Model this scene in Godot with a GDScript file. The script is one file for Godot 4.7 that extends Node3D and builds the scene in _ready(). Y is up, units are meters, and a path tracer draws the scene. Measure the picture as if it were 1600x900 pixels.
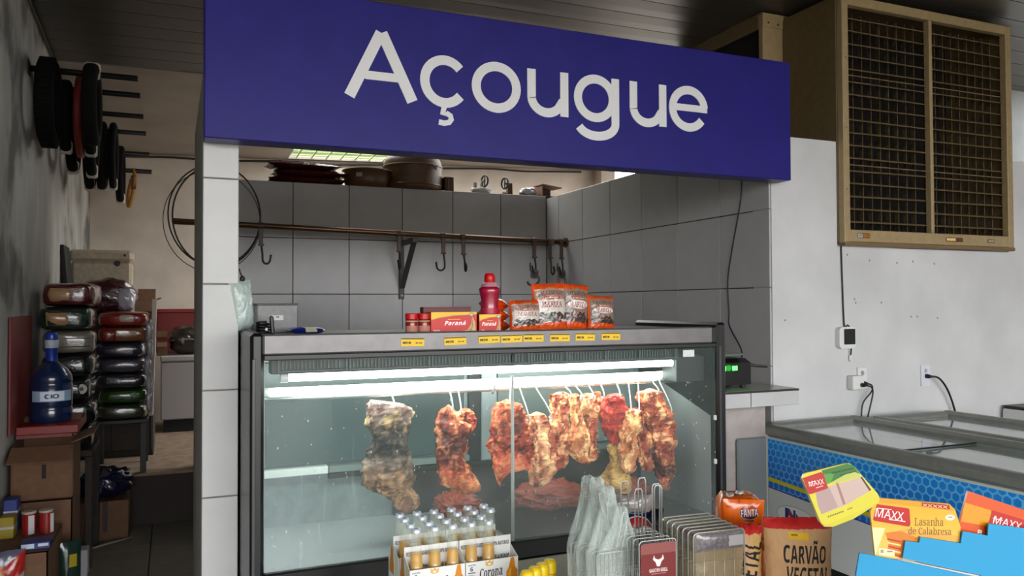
extends Node3D

var mats := {}
var rng := RandomNumberGenerator.new()
var noise := FastNoiseLite.new()
var fonts := {}
var glyphs := {}


# ---------------------------------------------------------------- scene tree helpers
func thing(called: String, label: String, category: String, at := Vector3.ZERO, turn := 0.0, group := "") -> Node3D:
	var o := Node3D.new()
	o.name = fresh(called)
	add_child(o, true)
	o.position = at
	o.rotation.y = deg_to_rad(turn)
	tag(o, label, category, group)
	return o


func fresh(called: String) -> String:
	if not has_node(NodePath(called)):
		return called
	var k := 1
	while has_node(NodePath("%s_%03d" % [called, k])):
		k += 1
	return "%s_%03d" % [called, k]


func tag(o: Node, label: String, category: String, group := "") -> Node:
	o.set_meta("label", label)
	o.set_meta("category", category)
	if group:
		o.set_meta("group", group)
	return o


func part(called: String, mesh: Mesh, m: Material, parent: Node3D, at := Vector3.ZERO, turn := Vector3.ZERO) -> MeshInstance3D:
	var o := MeshInstance3D.new()
	o.name = fresh(called) if parent == self else called
	o.mesh = mesh
	o.material_override = m
	parent.add_child(o, true)
	o.position = at
	o.rotation_degrees = turn
	return o


func solo(called: String, label: String, category: String, mesh: Mesh, m: Material, at := Vector3.ZERO, turn := Vector3.ZERO, group := "") -> MeshInstance3D:
	var o := part(called, mesh, m, self, at, turn)
	tag(o, label, category, group)
	return o


func struct(called: String, mesh: Mesh, m: Material, at := Vector3.ZERO, label := "", category := "") -> MeshInstance3D:
	var o := part(called, mesh, m, self, at)
	o.set_meta("kind", "structure")
	if label:
		tag(o, label, category)
	return o


func copy(o: Node3D, label := "", at := Vector3.INF, turn := Vector3.INF) -> Node3D:
	var c: Node3D = o.duplicate()
	c.name = fresh(str(o.name).rstrip("0123456789").rstrip("_"))
	add_child(c, true)
	if label:
		c.set_meta("label", label)
	if at != Vector3.INF:
		c.position = at
	if turn != Vector3.INF:
		c.rotation_degrees = turn
	return c


# ---------------------------------------------------------------- materials
func mat(r: float, g: float, b: float, rough := 0.6, metal := 0.0, coat := 0.0) -> StandardMaterial3D:
	var key := "%f %f %f %f %f %f" % [r, g, b, rough, metal, coat]
	if not mats.has(key):
		var m := StandardMaterial3D.new()
		m.albedo_color = Color(r, g, b)
		m.roughness = rough
		m.metallic = metal
		if coat > 0.0:
			m.clearcoat_enabled = true
			m.clearcoat = coat
			m.clearcoat_roughness = 0.08
		mats[key] = m
	return mats[key]


func glass(r: float, g: float, b: float, a: float, rough := 0.03) -> StandardMaterial3D:
	var m := StandardMaterial3D.new()
	m.albedo_color = Color(r, g, b, a)
	m.transparency = BaseMaterial3D.TRANSPARENCY_ALPHA
	m.roughness = rough
	return m


func printed(img: Image, rough := 0.5, coat := 0.0) -> StandardMaterial3D:
	var m := StandardMaterial3D.new()
	m.albedo_texture = ImageTexture.create_from_image(img)
	m.roughness = rough
	m.texture_repeat = false
	if coat > 0.0:
		m.clearcoat_enabled = true
		m.clearcoat = coat
		m.clearcoat_roughness = 0.1
	return m


func lamp_mat(r: float, g: float, b: float, e: float) -> StandardMaterial3D:
	var m := StandardMaterial3D.new()
	m.albedo_color = Color(0.9, 0.9, 0.9)
	m.emission_enabled = true
	m.emission = Color(r, g, b)
	m.emission_energy_multiplier = e
	return m


func mottled(c1: Color, c2: Color, scale: float, rough: float, freq := 0.02, sd := 1, coat := 0.0) -> StandardMaterial3D:
	var n := FastNoiseLite.new()
	n.seed = sd
	n.frequency = freq
	n.fractal_octaves = 5
	var t := NoiseTexture2D.new()
	t.width = 512
	t.height = 512
	t.seamless = true
	t.noise = n
	var g := Gradient.new()
	g.set_color(0, c1)
	g.set_color(1, c2)
	t.color_ramp = g
	var m := StandardMaterial3D.new()
	m.albedo_texture = t
	m.roughness = rough
	m.uv1_triplanar = true
	m.uv1_world_triplanar = true
	m.uv1_scale = Vector3.ONE * scale
	if coat > 0.0:
		m.clearcoat_enabled = true
		m.clearcoat = coat
		m.clearcoat_roughness = 0.12
	return m


var crumple_tex: NoiseTexture2D
func crumpled(m: StandardMaterial3D, scale := 3.0, strength := 1.0) -> StandardMaterial3D:
	if crumple_tex == null:
		var n := FastNoiseLite.new()
		n.seed = 5
		n.noise_type = FastNoiseLite.TYPE_CELLULAR
		n.cellular_return_type = FastNoiseLite.RETURN_DISTANCE2_SUB
		n.frequency = 0.03
		crumple_tex = NoiseTexture2D.new()
		crumple_tex.width = 256
		crumple_tex.height = 256
		crumple_tex.seamless = true
		crumple_tex.as_normal_map = true
		crumple_tex.bump_strength = 6.0
		crumple_tex.noise = n
	var c: StandardMaterial3D = m.duplicate()
	c.normal_enabled = true
	c.normal_texture = crumple_tex
	c.normal_scale = strength
	if c.albedo_texture == null:
		c.uv1_triplanar = true
		c.uv1_scale = Vector3.ONE * scale
	return c


# ---------------------------------------------------------------- shapes (clockwise fronts)
func brush() -> SurfaceTool:
	var st := SurfaceTool.new()
	st.begin(Mesh.PRIMITIVE_TRIANGLES)
	return st


func tn(st: SurfaceTool, a: Vector3, b: Vector3, c: Vector3, n: Vector3) -> void:
	if (c - a).cross(b - a).dot(n) < 0.0:
		var s := b
		b = c
		c = s
	st.add_vertex(a)
	st.add_vertex(b)
	st.add_vertex(c)


func qn(st: SurfaceTool, a: Vector3, b: Vector3, c: Vector3, d: Vector3, n: Vector3) -> void:
	tn(st, a, b, c, n)
	tn(st, a, c, d, n)


func done(st: SurfaceTool) -> ArrayMesh:
	st.generate_normals()
	return st.commit()


func add_box(st: SurfaceTool, c: Vector3, s: Vector3, b := 0.0, basis := Basis()) -> void:
	st.set_smooth_group(-1)
	var h := s / 2.0
	b = minf(b, minf(h.x, minf(h.y, h.z)) * 0.9)
	var p := func(x: float, y: float, z: float, k: int) -> Vector3:
		var v := Vector3(x * h.x, y * h.y, z * h.z)
		for a in 3:
			if a != k:
				v[a] -= signf(v[a]) * b
		return c + basis * v
	for k in 3:
		for s1 in [-1.0, 1.0]:
			var n := Vector3.ZERO
			n[k] = s1
			var q := []
			for w in [[-1.0, -1.0], [1.0, -1.0], [1.0, 1.0], [-1.0, 1.0]]:
				var v := Vector3.ZERO
				v[k] = s1
				v[(k + 1) % 3] = w[0]
				v[(k + 2) % 3] = w[1]
				q.append(p.call(v.x, v.y, v.z, k))
			qn(st, q[0], q[1], q[2], q[3], basis * n)
	if b <= 0.0:
		return
	for k in 3:
		var k1 := (k + 1) % 3
		var k2 := (k + 2) % 3
		for s1 in [-1.0, 1.0]:
			for s2 in [-1.0, 1.0]:
				var lo := Vector3.ZERO
				lo[k] = -1.0
				lo[k1] = s1
				lo[k2] = s2
				var hi := lo
				hi[k] = 1.0
				var n := Vector3.ZERO
				n[k1] = s1
				n[k2] = s2
				qn(st, p.call(lo.x, lo.y, lo.z, k1), p.call(hi.x, hi.y, hi.z, k1), p.call(hi.x, hi.y, hi.z, k2), p.call(lo.x, lo.y, lo.z, k2), basis * n)
	for x in [-1.0, 1.0]:
		for y in [-1.0, 1.0]:
			for z in [-1.0, 1.0]:
				tn(st, p.call(x, y, z, 0), p.call(x, y, z, 1), p.call(x, y, z, 2), basis * Vector3(x, y, z))


var boxes := {}
func rbox(x: float, y: float, z: float, b := 0.004) -> ArrayMesh:
	var key := "%.4f %.4f %.4f %.4f" % [x, y, z, b]
	if not boxes.has(key):
		var st := brush()
		add_box(st, Vector3.ZERO, Vector3(x, y, z), b)
		boxes[key] = done(st)
	return boxes[key]


func box_between(lo: Vector3, hi: Vector3, b := 0.004) -> ArrayMesh:
	var st := brush()
	add_box(st, (lo + hi) / 2.0, (hi - lo).abs(), b)
	return done(st)


func add_lathe(st: SurfaceTool, prof: Array, segs := 24, o := Vector3.ZERO, basis := Basis(), smooth := true) -> void:
	st.set_smooth_group(0 if smooth else -1)
	for i in prof.size() - 1:
		var p: Vector2 = prof[i]
		var q: Vector2 = prof[i + 1]
		for j in segs:
			var a0 := TAU * j / segs
			var a1 := TAU * (j + 1) / segs
			var a := o + basis * Vector3(p.x * cos(a0), p.y, p.x * sin(a0))
			var b := o + basis * Vector3(p.x * cos(a1), p.y, p.x * sin(a1))
			var c := o + basis * Vector3(q.x * cos(a1), q.y, q.x * sin(a1))
			var d := o + basis * Vector3(q.x * cos(a0), q.y, q.x * sin(a0))
			if q.x > 1e-6:
				for v in [a, c, d] if p.x < 1e-6 else [a, b, c, a, c, d]:
					st.add_vertex(v)
			else:
				for v in [a, b, c]:
					st.add_vertex(v)


func lathe(prof: Array, segs := 24, smooth := true) -> ArrayMesh:
	var st := brush()
	add_lathe(st, prof, segs, Vector3.ZERO, Basis(), smooth)
	return done(st)


func cyl(r: float, h: float, segs := 20, b := 0.002) -> ArrayMesh:
	var st := brush()
	add_lathe(st, [Vector2(0, 0), Vector2(r - b, 0), Vector2(r, b), Vector2(r, h - b), Vector2(r - b, h), Vector2(0, h)], segs, Vector3.ZERO, Basis(), false)
	return done(st)


func add_tube(st: SurfaceTool, path: Array, r: float, segs := 8, closed := false) -> void:
	st.set_smooth_group(0)
	var n := path.size()
	var rings := []
	var u := Vector3.ZERO
	for i in n:
		var t: Vector3
		if closed:
			t = (path[(i + 1) % n] - path[(i - 1 + n) % n]).normalized()
		else:
			t = (path[mini(i + 1, n - 1)] - path[maxi(i - 1, 0)]).normalized()
		if u == Vector3.ZERO:
			u = t.cross(Vector3(0.31, 0.92, 0.23)).normalized()
		else:
			u = (u - t * u.dot(t)).normalized()
		var v := t.cross(u)
		var ring := []
		for k in segs:
			var a := TAU * k / segs
			ring.append(path[i] + (u * cos(a) + v * sin(a)) * r)
		rings.append(ring)
	for i in (n if closed else n - 1):
		var p: Array = rings[i]
		var q: Array = rings[(i + 1) % n]
		for k in segs:
			var k1 := (k + 1) % segs
			for v in [p[k], q[k1], p[k1], p[k], q[k], q[k1]]:
				st.add_vertex(v)
	if not closed:
		for e in [0, n - 1]:
			var d: Vector3 = path[0] - path[1] if e == 0 else path[n - 1] - path[n - 2]
			for k in range(1, segs - 1):
				tn(st, rings[e][0], rings[e][k], rings[e][k + 1], d)


func tube(path: Array, r: float, segs := 8, closed := false) -> ArrayMesh:
	var st := brush()
	add_tube(st, path, r, segs, closed)
	return done(st)


func bend(pts: Array, steps := 6) -> Array:
	# a smooth curve through the points
	var out := []
	for i in pts.size() - 1:
		var p0: Vector3 = pts[maxi(i - 1, 0)]
		var p1: Vector3 = pts[i]
		var p2: Vector3 = pts[i + 1]
		var p3: Vector3 = pts[mini(i + 2, pts.size() - 1)]
		for k in steps:
			out.append(p1.cubic_interpolate(p2, p0, p3, float(k) / steps))
	out.append(pts[-1])
	return out


func prism(poly: PackedVector2Array, depth: float, flat_uv := true) -> ArrayMesh:
	# extruded outline, its front at z = 0
	var st := brush()
	st.set_smooth_group(-1)
	var lo := poly[0]
	var hi := poly[0]
	for p in poly:
		lo = lo.min(p)
		hi = hi.max(p)
	var ids := Geometry2D.triangulate_polygon(poly)
	var uv := func(p: Vector2) -> Vector2: return Vector2((p.x - lo.x) / (hi.x - lo.x), (hi.y - p.y) / (hi.y - lo.y))
	for k in range(0, ids.size(), 3):
		var a := poly[ids[k]]
		var b := poly[ids[k + 1]]
		var c := poly[ids[k + 2]]
		if (b - a).cross(c - a) > 0.0:
			var s := b
			b = c
			c = s
		for p in [a, b, c]:
			st.set_uv(uv.call(p))
			st.add_vertex(Vector3(p.x, p.y, 0))
		for p in [a, c, b]:
			st.set_uv(Vector2(0.01, 0.01))
			st.add_vertex(Vector3(p.x, p.y, -depth))
	var turn := -1.0 if Geometry2D.is_polygon_clockwise(poly) else 1.0
	for i in poly.size():
		var a := poly[i]
		var b := poly[(i + 1) % poly.size()]
		var e := (b - a) * turn
		st.set_uv(uv.call(a))
		qn(st, Vector3(a.x, a.y, 0), Vector3(b.x, b.y, 0), Vector3(b.x, b.y, -depth), Vector3(a.x, a.y, -depth), Vector3(e.y, -e.x, 0))
	return done(st)


func V2(list: Array) -> PackedVector2Array:
	var out := PackedVector2Array()
	for i in range(0, list.size(), 2):
		out.append(Vector2(list[i], list[i + 1]))
	return out


func round_rect(w: float, h: float, r: float, n := 5) -> PackedVector2Array:
	var out := PackedVector2Array()
	for k in 4:
		var c := Vector2((w / 2 - r) * (1 if k in [0, 3] else -1), (h / 2 - r) * (1 if k < 2 else -1))
		for i in n + 1:
			out.append(c + Vector2.from_angle(PI / 2 * k + PI / 2 * i / n) * r)
	return out


func add_stroke(st: SurfaceTool, pts: Array, w: float, depth: float, closed := false) -> void:
	# a flat ribbon of width w along a 2D path, as deep as given: the limbs of a letter
	st.set_smooth_group(-1)
	var n := pts.size()
	var l := []
	var r := []
	for i in n:
		var d: Vector2
		if closed:
			d = (pts[(i + 1) % n] - pts[(i - 1 + n) % n]).normalized()
		else:
			d = (pts[mini(i + 1, n - 1)] - pts[maxi(i - 1, 0)]).normalized()
		var s := Vector2(-d.y, d.x) * w / 2.0
		l.append(pts[i] + s)
		r.append(pts[i] - s)
	var up := func(p: Vector2, z: float) -> Vector3: return Vector3(p.x, p.y, z)
	for i in (n if closed else n - 1):
		var j := (i + 1) % n
		qn(st, up.call(l[i], depth), up.call(l[j], depth), up.call(r[j], depth), up.call(r[i], depth), Vector3.BACK)
		var s: Vector2 = l[i] - r[i]
		qn(st, up.call(l[i], depth), up.call(l[j], depth), up.call(l[j], 0), up.call(l[i], 0), Vector3(s.x, s.y, 0))
		qn(st, up.call(r[i], depth), up.call(r[j], depth), up.call(r[j], 0), up.call(r[i], 0), Vector3(-s.x, -s.y, 0))


func arc(c: Vector2, rx: float, ry: float, a0: float, a1: float, n := 20) -> Array:
	var out := []
	for i in n + 1:
		var a := deg_to_rad(lerpf(a0, a1, float(i) / n))
		out.append(c + Vector2(rx * cos(a), ry * sin(a)))
	return out


func pillow(w: float, h: float, d: float, nx := 16, ny := 20, wrinkle := 0.004, sd := 1, flat_base := 0.0) -> ArrayMesh:
	# a filled bag: seams at the rim, faces bulging by d / 2 each; its base at y = 0, its face towards +z
	noise.seed = sd
	noise.frequency = 1.0
	var st := brush()
	st.set_smooth_group(0)
	for side in [1.0, -1.0]:
		var g := []
		for j in ny + 1:
			var row := []
			for i in nx + 1:
				var x := 2.0 * i / nx - 1.0
				var y := 2.0 * j / ny - 1.0
				var px := pow(maxf(0.0, 1.0 - pow(absf(x), 2.6)), 0.55)
				var py := pow(maxf(0.0, 1.0 - pow(absf(y), 3.5)), 0.6)
				if y < 0.0:
					py = lerpf(py, 1.0, flat_base)
				var b := px * py
				var wob := noise.get_noise_3d(x * w * 45.0, y * h * 45.0, side * 3.0 + sd)
				var pinch := 1.0 - 0.05 * (1.0 - y * y) * 1.0
				row.append(Vector3(x * w / 2 * pinch + wob * wrinkle * 0.4 * (1 - b), (y + 1) * h / 2 + noise.get_noise_2d(x * 6.0 + sd, side) * wrinkle * 0.8 * absf(y), side * (d / 2 * b + 0.001) + wob * wrinkle * minf(b * 3.0, 1.0)))
			g.append(row)
		for j in ny:
			for i in nx:
				var uvs := [Vector2(float(i) / nx, 1 - float(j) / ny), Vector2(float(i + 1) / nx, 1 - float(j) / ny), Vector2(float(i + 1) / nx, 1 - float(j + 1) / ny), Vector2(float(i) / nx, 1 - float(j + 1) / ny)]
				var ps := [g[j][i], g[j][i + 1], g[j + 1][i + 1], g[j + 1][i]]
				for k in [0, 2, 1, 0, 3, 2] if side > 0 else [0, 1, 2, 0, 2, 3]:
					st.set_uv(uvs[k])
					st.add_vertex(ps[k])
	return done(st)


func lump(s: Vector3, rough := 0.1, freq := 3.0, sd := 1, sq := 2.4, nu := 22, nv := 14) -> ArrayMesh:
	# a squarish blob, base at y = 0, uneven all over
	noise.seed = sd
	noise.frequency = 1.0
	var st := brush()
	st.set_smooth_group(0)
	var sp := func(x: float) -> float: return signf(x) * pow(absf(x), 2.0 / sq)
	var g := []
	for j in nv + 1:
		var row := []
		for i in nu + 1:
			var a := TAU * (i % nu) / nu
			var t := PI * j / nv - PI / 2
			var p := Vector3(sp.call(cos(t)) * sp.call(cos(a)), sp.call(sin(t)), sp.call(cos(t)) * sp.call(sin(a)))
			var k := 1.0 + rough * noise.get_noise_3dv(p * freq + Vector3.ONE * sd)
			row.append(Vector3(p.x * s.x * k, (p.y * k + 1.0) * s.y, p.z * s.z * k) / Vector3(2, 2, 2))
		g.append(row)
	for j in nv:
		for i in nu:
			for v in [g[j][i], g[j][i + 1], g[j + 1][i + 1], g[j][i], g[j + 1][i + 1], g[j + 1][i]]:
				st.add_vertex(v)
	return done(st)


# ---------------------------------------------------------------- prints: drawing on an Image
func canvas(w: int, h: int, c: Color) -> Image:
	var im := Image.create(w, h, false, Image.FORMAT_RGBA8)
	im.fill(c)
	return im


func rect(im: Image, x: int, y: int, w: int, h: int, c: Color) -> void:
	im.fill_rect(Rect2i(x, y, w, h), c)


func poly(im: Image, list: Array, c: Color) -> void:
	var pts := V2(list)
	var lo := pts[0].y
	var hi := pts[0].y
	for p in pts:
		lo = minf(lo, p.y)
		hi = maxf(hi, p.y)
	for y in range(maxi(0, int(lo)), mini(im.get_height(), int(hi) + 1)):
		var xs := []
		for i in pts.size():
			var a := pts[i]
			var b := pts[(i + 1) % pts.size()]
			if (a.y <= y + 0.5) != (b.y <= y + 0.5):
				xs.append(a.x + (y + 0.5 - a.y) / (b.y - a.y) * (b.x - a.x))
		xs.sort()
		for k in range(0, xs.size() - 1, 2):
			var x0 := maxi(0, roundi(xs[k]))
			var x1 := mini(im.get_width(), roundi(xs[k + 1]))
			if x1 > x0:
				im.fill_rect(Rect2i(x0, y, x1 - x0, 1), c)


func oval(im: Image, cx: float, cy: float, rx: float, ry: float, c: Color) -> void:
	for y in range(maxi(0, int(cy - ry)), mini(im.get_height(), int(cy + ry) + 1)):
		var k := 1.0 - pow((y + 0.5 - cy) / ry, 2)
		if k > 0:
			var x0 := maxi(0, roundi(cx - rx * sqrt(k)))
			var x1 := mini(im.get_width(), roundi(cx + rx * sqrt(k)))
			if x1 > x0:
				im.fill_rect(Rect2i(x0, y, x1 - x0, 1), c)


func specks(im: Image, x: int, y: int, w: int, h: int, count: int, r0: float, r1: float, cols: Array, sd := 1) -> void:
	rng.seed = sd
	for k in count:
		var c: Color = cols[rng.randi() % cols.size()]
		oval(im, x + rng.randf() * w, y + rng.randf() * h, rng.randf_range(r0, r1), rng.randf_range(r0, r1) * 0.8, c)


func glyph_tris(s: String, face: String, bold: bool) -> Array:
	var key := s + face + str(bold)
	if not glyphs.has(key):
		var f := SystemFont.new()
		f.font_names = PackedStringArray([face])
		f.font_weight = 700 if bold else 400
		var t := TextMesh.new()
		t.font = f
		t.text = s
		t.font_size = 64
		t.pixel_size = 1.0 / (64.0 * 0.714)
		t.depth = 0.0
		t.curve_step = 1.5
		t.horizontal_alignment = HORIZONTAL_ALIGNMENT_LEFT
		t.vertical_alignment = VERTICAL_ALIGNMENT_BOTTOM
		var out := PackedVector2Array()
		for k in t.get_surface_count():
			var a := t.surface_get_arrays(k)
			var v: PackedVector3Array = a[Mesh.ARRAY_VERTEX]
			var ix = a[Mesh.ARRAY_INDEX]
			if ix != null and ix.size():
				for i in ix:
					out.append(Vector2(v[i].x, v[i].y))
			else:
				for p in v:
					out.append(Vector2(p.x, p.y))
		var lo := Vector2(1e9, 1e9)
		var hi := -lo
		for p in out:
			lo = lo.min(p)
			hi = hi.max(p)
		glyphs[key] = [out, lo, hi]
	return glyphs[key]


func write(im: Image, s: String, x: float, y: float, w: float, h: float, c: Color, bold := true, angle := 0.0, face := "Droid Sans", arch := 0.0, slant := 0.0) -> void:
	# the words fill a box w by h whose top left corner is x, y, turned about that corner
	var g := glyph_tris(s, face, bold)
	var t: PackedVector2Array = g[0]
	var lo: Vector2 = g[1]
	var size: Vector2 = g[2] - g[1]
	var rot := Transform2D(deg_to_rad(angle), Vector2(x, y))
	var pts := PackedVector2Array()
	for p in t:
		var q := (p - lo) / size
		var v := Vector2(q.x * w + slant * q.y * h, (1.0 - q.y) * h)
		v.y += arch * pow(2.0 * q.x - 1.0, 2)
		pts.append(rot * v)
	for k in range(0, pts.size() - 2, 3):
		fill_tri(im, pts[k], pts[k + 1], pts[k + 2], c)


func fill_tri(im: Image, a: Vector2, b: Vector2, c: Vector2, col: Color) -> void:
	var y0 := maxi(0, floori(minf(a.y, minf(b.y, c.y))))
	var y1 := mini(im.get_height() - 1, ceili(maxf(a.y, maxf(b.y, c.y))))
	for y in range(y0, y1 + 1):
		var lo := 1e9
		var hi := -1e9
		var yy := y + 0.5
		for e in [[a, b], [b, c], [c, a]]:
			var p: Vector2 = e[0]
			var q: Vector2 = e[1]
			if (p.y <= yy) != (q.y <= yy):
				var x := p.x + (yy - p.y) / (q.y - p.y) * (q.x - p.x)
				lo = minf(lo, x)
				hi = maxf(hi, x)
		var x0 := maxi(0, roundi(lo))
		var x1 := mini(im.get_width(), roundi(hi))
		if hi > lo and x1 > x0:
			im.fill_rect(Rect2i(x0, y, x1 - x0, 1), col)


func _ready() -> void:
	noise.fractal_octaves = 4
	setup_camera_and_light()
	build_shell()
	build_booth()
	build_sign()
	build_cooler()
	build_case()
	build_meat()
	build_case_top()
	build_counter()
	build_wall_fittings()
	build_freezers()
	build_booth_hooks()
	build_wall_top_goods()
	build_corridor()
	build_front_goods()
	build_board()


# ================================================================ camera, sky, exposure
func setup_camera_and_light() -> void:
	var cam := Camera3D.new()
	cam.name = "camera"
	cam.fov = 39.797
	cam.near = 0.05
	cam.far = 60.0
	add_child(cam)
	cam.position = Vector3(0, 1.55, 0)
	cam.rotation_degrees = Vector3(1.22, -23.143, -0.244)
	cam.current = true
	var we := WorldEnvironment.new()
	we.name = "environment"
	var e := Environment.new()
	e.background_mode = Environment.BG_SKY
	var sky := Sky.new()
	var sm := ProceduralSkyMaterial.new()
	sm.sky_top_color = Color(1.0, 1.0, 1.0)
	sm.sky_horizon_color = Color(0.98, 0.99, 1.0)
	sm.ground_horizon_color = Color(0.62, 0.60, 0.57)
	sm.ground_bottom_color = Color(0.50, 0.48, 0.45)
	sm.sky_energy_multiplier = 1.0
	sm.ground_energy_multiplier = 1.0
	sky.sky_material = sm
	e.sky = sky
	e.background_energy_multiplier = 3.7
	e.tonemap_mode = Environment.TONE_MAPPER_LINEAR
	e.tonemap_exposure = 2.55
	e.sdfgi_enabled = true
	e.ssao_enabled = true
	e.ssil_enabled = true
	we.environment = e
	add_child(we)


# ================================================================ the room
func ceil_y(z: float, x := -0.76) -> float:
	return 3.10 + 0.05 * (z + 9.0) + (0.03 - 0.0058 * (minf(z, -3.4) + 9.0)) * (x + 0.76)


func build_shell() -> void:
	var dirty := mottled(Color(0.50, 0.49, 0.46), Color(0.62, 0.62, 0.60), 0.35, 0.85, 0.012, 3)
	var cream := mottled(Color(0.76, 0.71, 0.66), Color(0.84, 0.79, 0.74), 0.5, 0.85, 0.01, 8)
	var white := mottled(Color(0.73, 0.73, 0.73), Color(0.80, 0.80, 0.80), 0.4, 0.8, 0.008, 11)
	var grey := mottled(Color(0.47, 0.49, 0.49), Color(0.52, 0.54, 0.54), 0.4, 0.8, 0.01, 12)
	var floor_m := mottled(Color(0.40, 0.38, 0.34), Color(0.47, 0.45, 0.41), 0.8, 0.5, 0.02, 4)
	# floor: a slab under everything, tiles where the aisle shows them
	var f := struct("floor", box_between(Vector3(-6.2, -0.2, -9.2), Vector3(7.2, -0.012, 5.2), 0.0), mat(0.20, 0.19, 0.17, 0.9))
	for i in 3:
		for j in 5:
			var x0 := -0.76 + 0.64 * i
			var z0 := -6.25 + 0.62 * j
			part("tile", rbox(0.634, 0.012, 0.614, 0.002), floor_m, f, Vector3(x0 + 0.32, -0.006, z0 + 0.31))
	part("floor_covering", box_between(Vector3(1.16, -0.012, -6.25), Vector3(7.05, 0, 5.0), 0.0), floor_m, f)
	part("floor_covering", box_between(Vector3(-6.0, -0.012, -2.6), Vector3(1.16, 0, 5.0), 0.0), floor_m, f)
	part("floor_covering", box_between(Vector3(-0.76, -0.012, -3.15), Vector3(1.16, 0, -2.6), 0.0), floor_m, f)
	# the raised back floor
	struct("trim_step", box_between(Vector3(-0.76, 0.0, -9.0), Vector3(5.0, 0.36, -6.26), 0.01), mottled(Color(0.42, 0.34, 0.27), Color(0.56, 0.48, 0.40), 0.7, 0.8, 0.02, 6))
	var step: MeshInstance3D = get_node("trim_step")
	part("shaded_riser", box_between(Vector3(-0.755, 0.0, -6.26), Vector3(4.99, 0.345, -6.252), 0.001), mat(0.15, 0.12, 0.10, 0.8), step)  # dark colour stands in for the shade on the step face
	# walls
	var lw := struct("wall_left", box_between(Vector3(-0.96, -0.1, -9.2), Vector3(-0.76, 4.1, -2.6), 0.0), wall_stains())
	struct("wall_back", box_between(Vector3(-0.96, -0.1, -9.2), Vector3(5.2, 4.0, -9.0), 0.0), cream)
	# right wall of the back room with its yard opening, enlarged out of sight to add light
	var ro := struct("wall_right", box_between(Vector3(5.0, -0.1, -9.2), Vector3(5.2, 0.8, -3.6), 0.0), cream)
	part("wall_end", box_between(Vector3(5.0, 0.8, -9.2), Vector3(5.2, 4.0, -8.8), 0.0), cream, ro)
	part("wall_end", box_between(Vector3(5.0, 0.8, -4.4), Vector3(5.2, 4.0, -3.6), 0.0), grey, ro)
	# the white wall to the right of the booth, notched for the air cooler
	var ww := struct("wall_front", box_between(Vector3(3.013, 0, -3.585), Vector3(7.2, 1.875, -3.435), 0.0), white)
	part("wall_panel", box_between(Vector3(3.013, 1.875, -3.585), Vector3(3.485, 2.475, -3.435), 0.0), white, ww)
	part("wall_panel", box_between(Vector3(4.93, 1.875, -3.585), Vector3(7.2, 2.465, -3.435), 0.0), white, ww)
	# chipped fixing holes in the plaster
	for c in [[3.73, 1.80], [3.56, 1.83], [3.95, 1.79], [4.08, 1.80], [4.26, 1.79], [3.62, 1.555], [3.61, 1.575], [3.82, 1.555], [4.06, 1.47], [4.11, 1.47], [3.10, 1.46], [4.28, 1.46]]:
		part("chip", rbox(0.009, 0.012, 0.003, 0.001), mat(0.56, 0.53, 0.50, 0.9), ww, Vector3(c[0], c[1], -3.4345), Vector3(0, 0, c[0] * 90))
	struct("wall_far_left", box_between(Vector3(-6.2, -0.1, -2.8), Vector3(-6.0, 4.3, 5.2), 0.0), white)
	struct("wall_aisle_return", box_between(Vector3(-6.2, -0.1, -2.8), Vector3(-0.96, 4.3, -2.6), 0.0), white)
	struct("wall_far_right", box_between(Vector3(7.0, -0.1, -3.6), Vector3(7.2, 4.3, 5.2), 0.0), white)
	# shop front: a wide doorway open to the street
	var sf := struct("wall_street", box_between(Vector3(-6.2, 3.55, 5.0), Vector3(7.2, 4.3, 5.2), 0.0), white)
	part("wall_end", box_between(Vector3(6.4, 0, 5.0), Vector3(7.2, 3.55, 5.2), 0.0), white, sf)
	part("wall_end", box_between(Vector3(-6.2, 0, 5.0), Vector3(-5.4, 3.55, 5.2), 0.0), white, sf)
	# ceiling of long grey lining boards, with a translucent roof sheet over the back room
	var cb := mottled(Color(0.235, 0.225, 0.205), Color(0.275, 0.262, 0.24), 0.3, 0.38, 0.01, 21)
	var st := brush()
	add_slope(st, -6.2, 7.2, -6.26, 5.2, 0.05, 0.05)
	add_slope(st, -0.96, 1.16, -9.2, -6.26, 0.05, 0.05)
	add_slope(st, 2.62, 7.2, -9.2, -8.28, 0.05, 0.05)
	add_slope(st, 2.62, 2.80, -8.28, -6.26, 0.05, 0.05)
	add_slope(st, 4.66, 7.2, -8.28, -6.26, 0.05, 0.05)
	add_slope(st, 1.16, 2.62, -9.2, -8.92, 0.05, 0.05)
	var c := struct("ceiling", done(st), mat(0.16, 0.155, 0.145, 0.7))
	var z := 5.0
	while z > -6.2:
		var bs := brush()
		add_slope(bs, -0.76 if z < -2.5 else -6.0, 7.0, z - 0.193, z, 0.0, 0.05)
		part("ceiling_board", done(bs), cb, c)
		z -= 0.2
	var back_board := mottled(Color(0.56, 0.53, 0.49), Color(0.64, 0.61, 0.57), 0.3, 0.5, 0.01, 22)
	for b in [[-0.76, 1.16, -8.99, -6.22], [2.62, 4.99, -8.99, -8.28], [2.62, 2.80, -8.28, -6.22], [4.66, 4.99, -8.28, -6.22], [1.16, 2.62, -8.99, -8.92]]:
		var bs := brush()
		add_slope(bs, b[0], b[1], b[2], b[3], 0.0, 0.05)
		part("ceiling_board", done(bs), back_board, c)
	var sk := struct("window_1", rbox(1.46, 0.006, 2.66, 0.0), glass(0.80, 1.0, 0.55, 0.12, 0.1), Vector3(1.89, ceil_y(-7.59, 1.89) + 0.03, -7.59))
	sk.rotation = Vector3(-atan(0.042), 0, 0.022)
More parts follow.
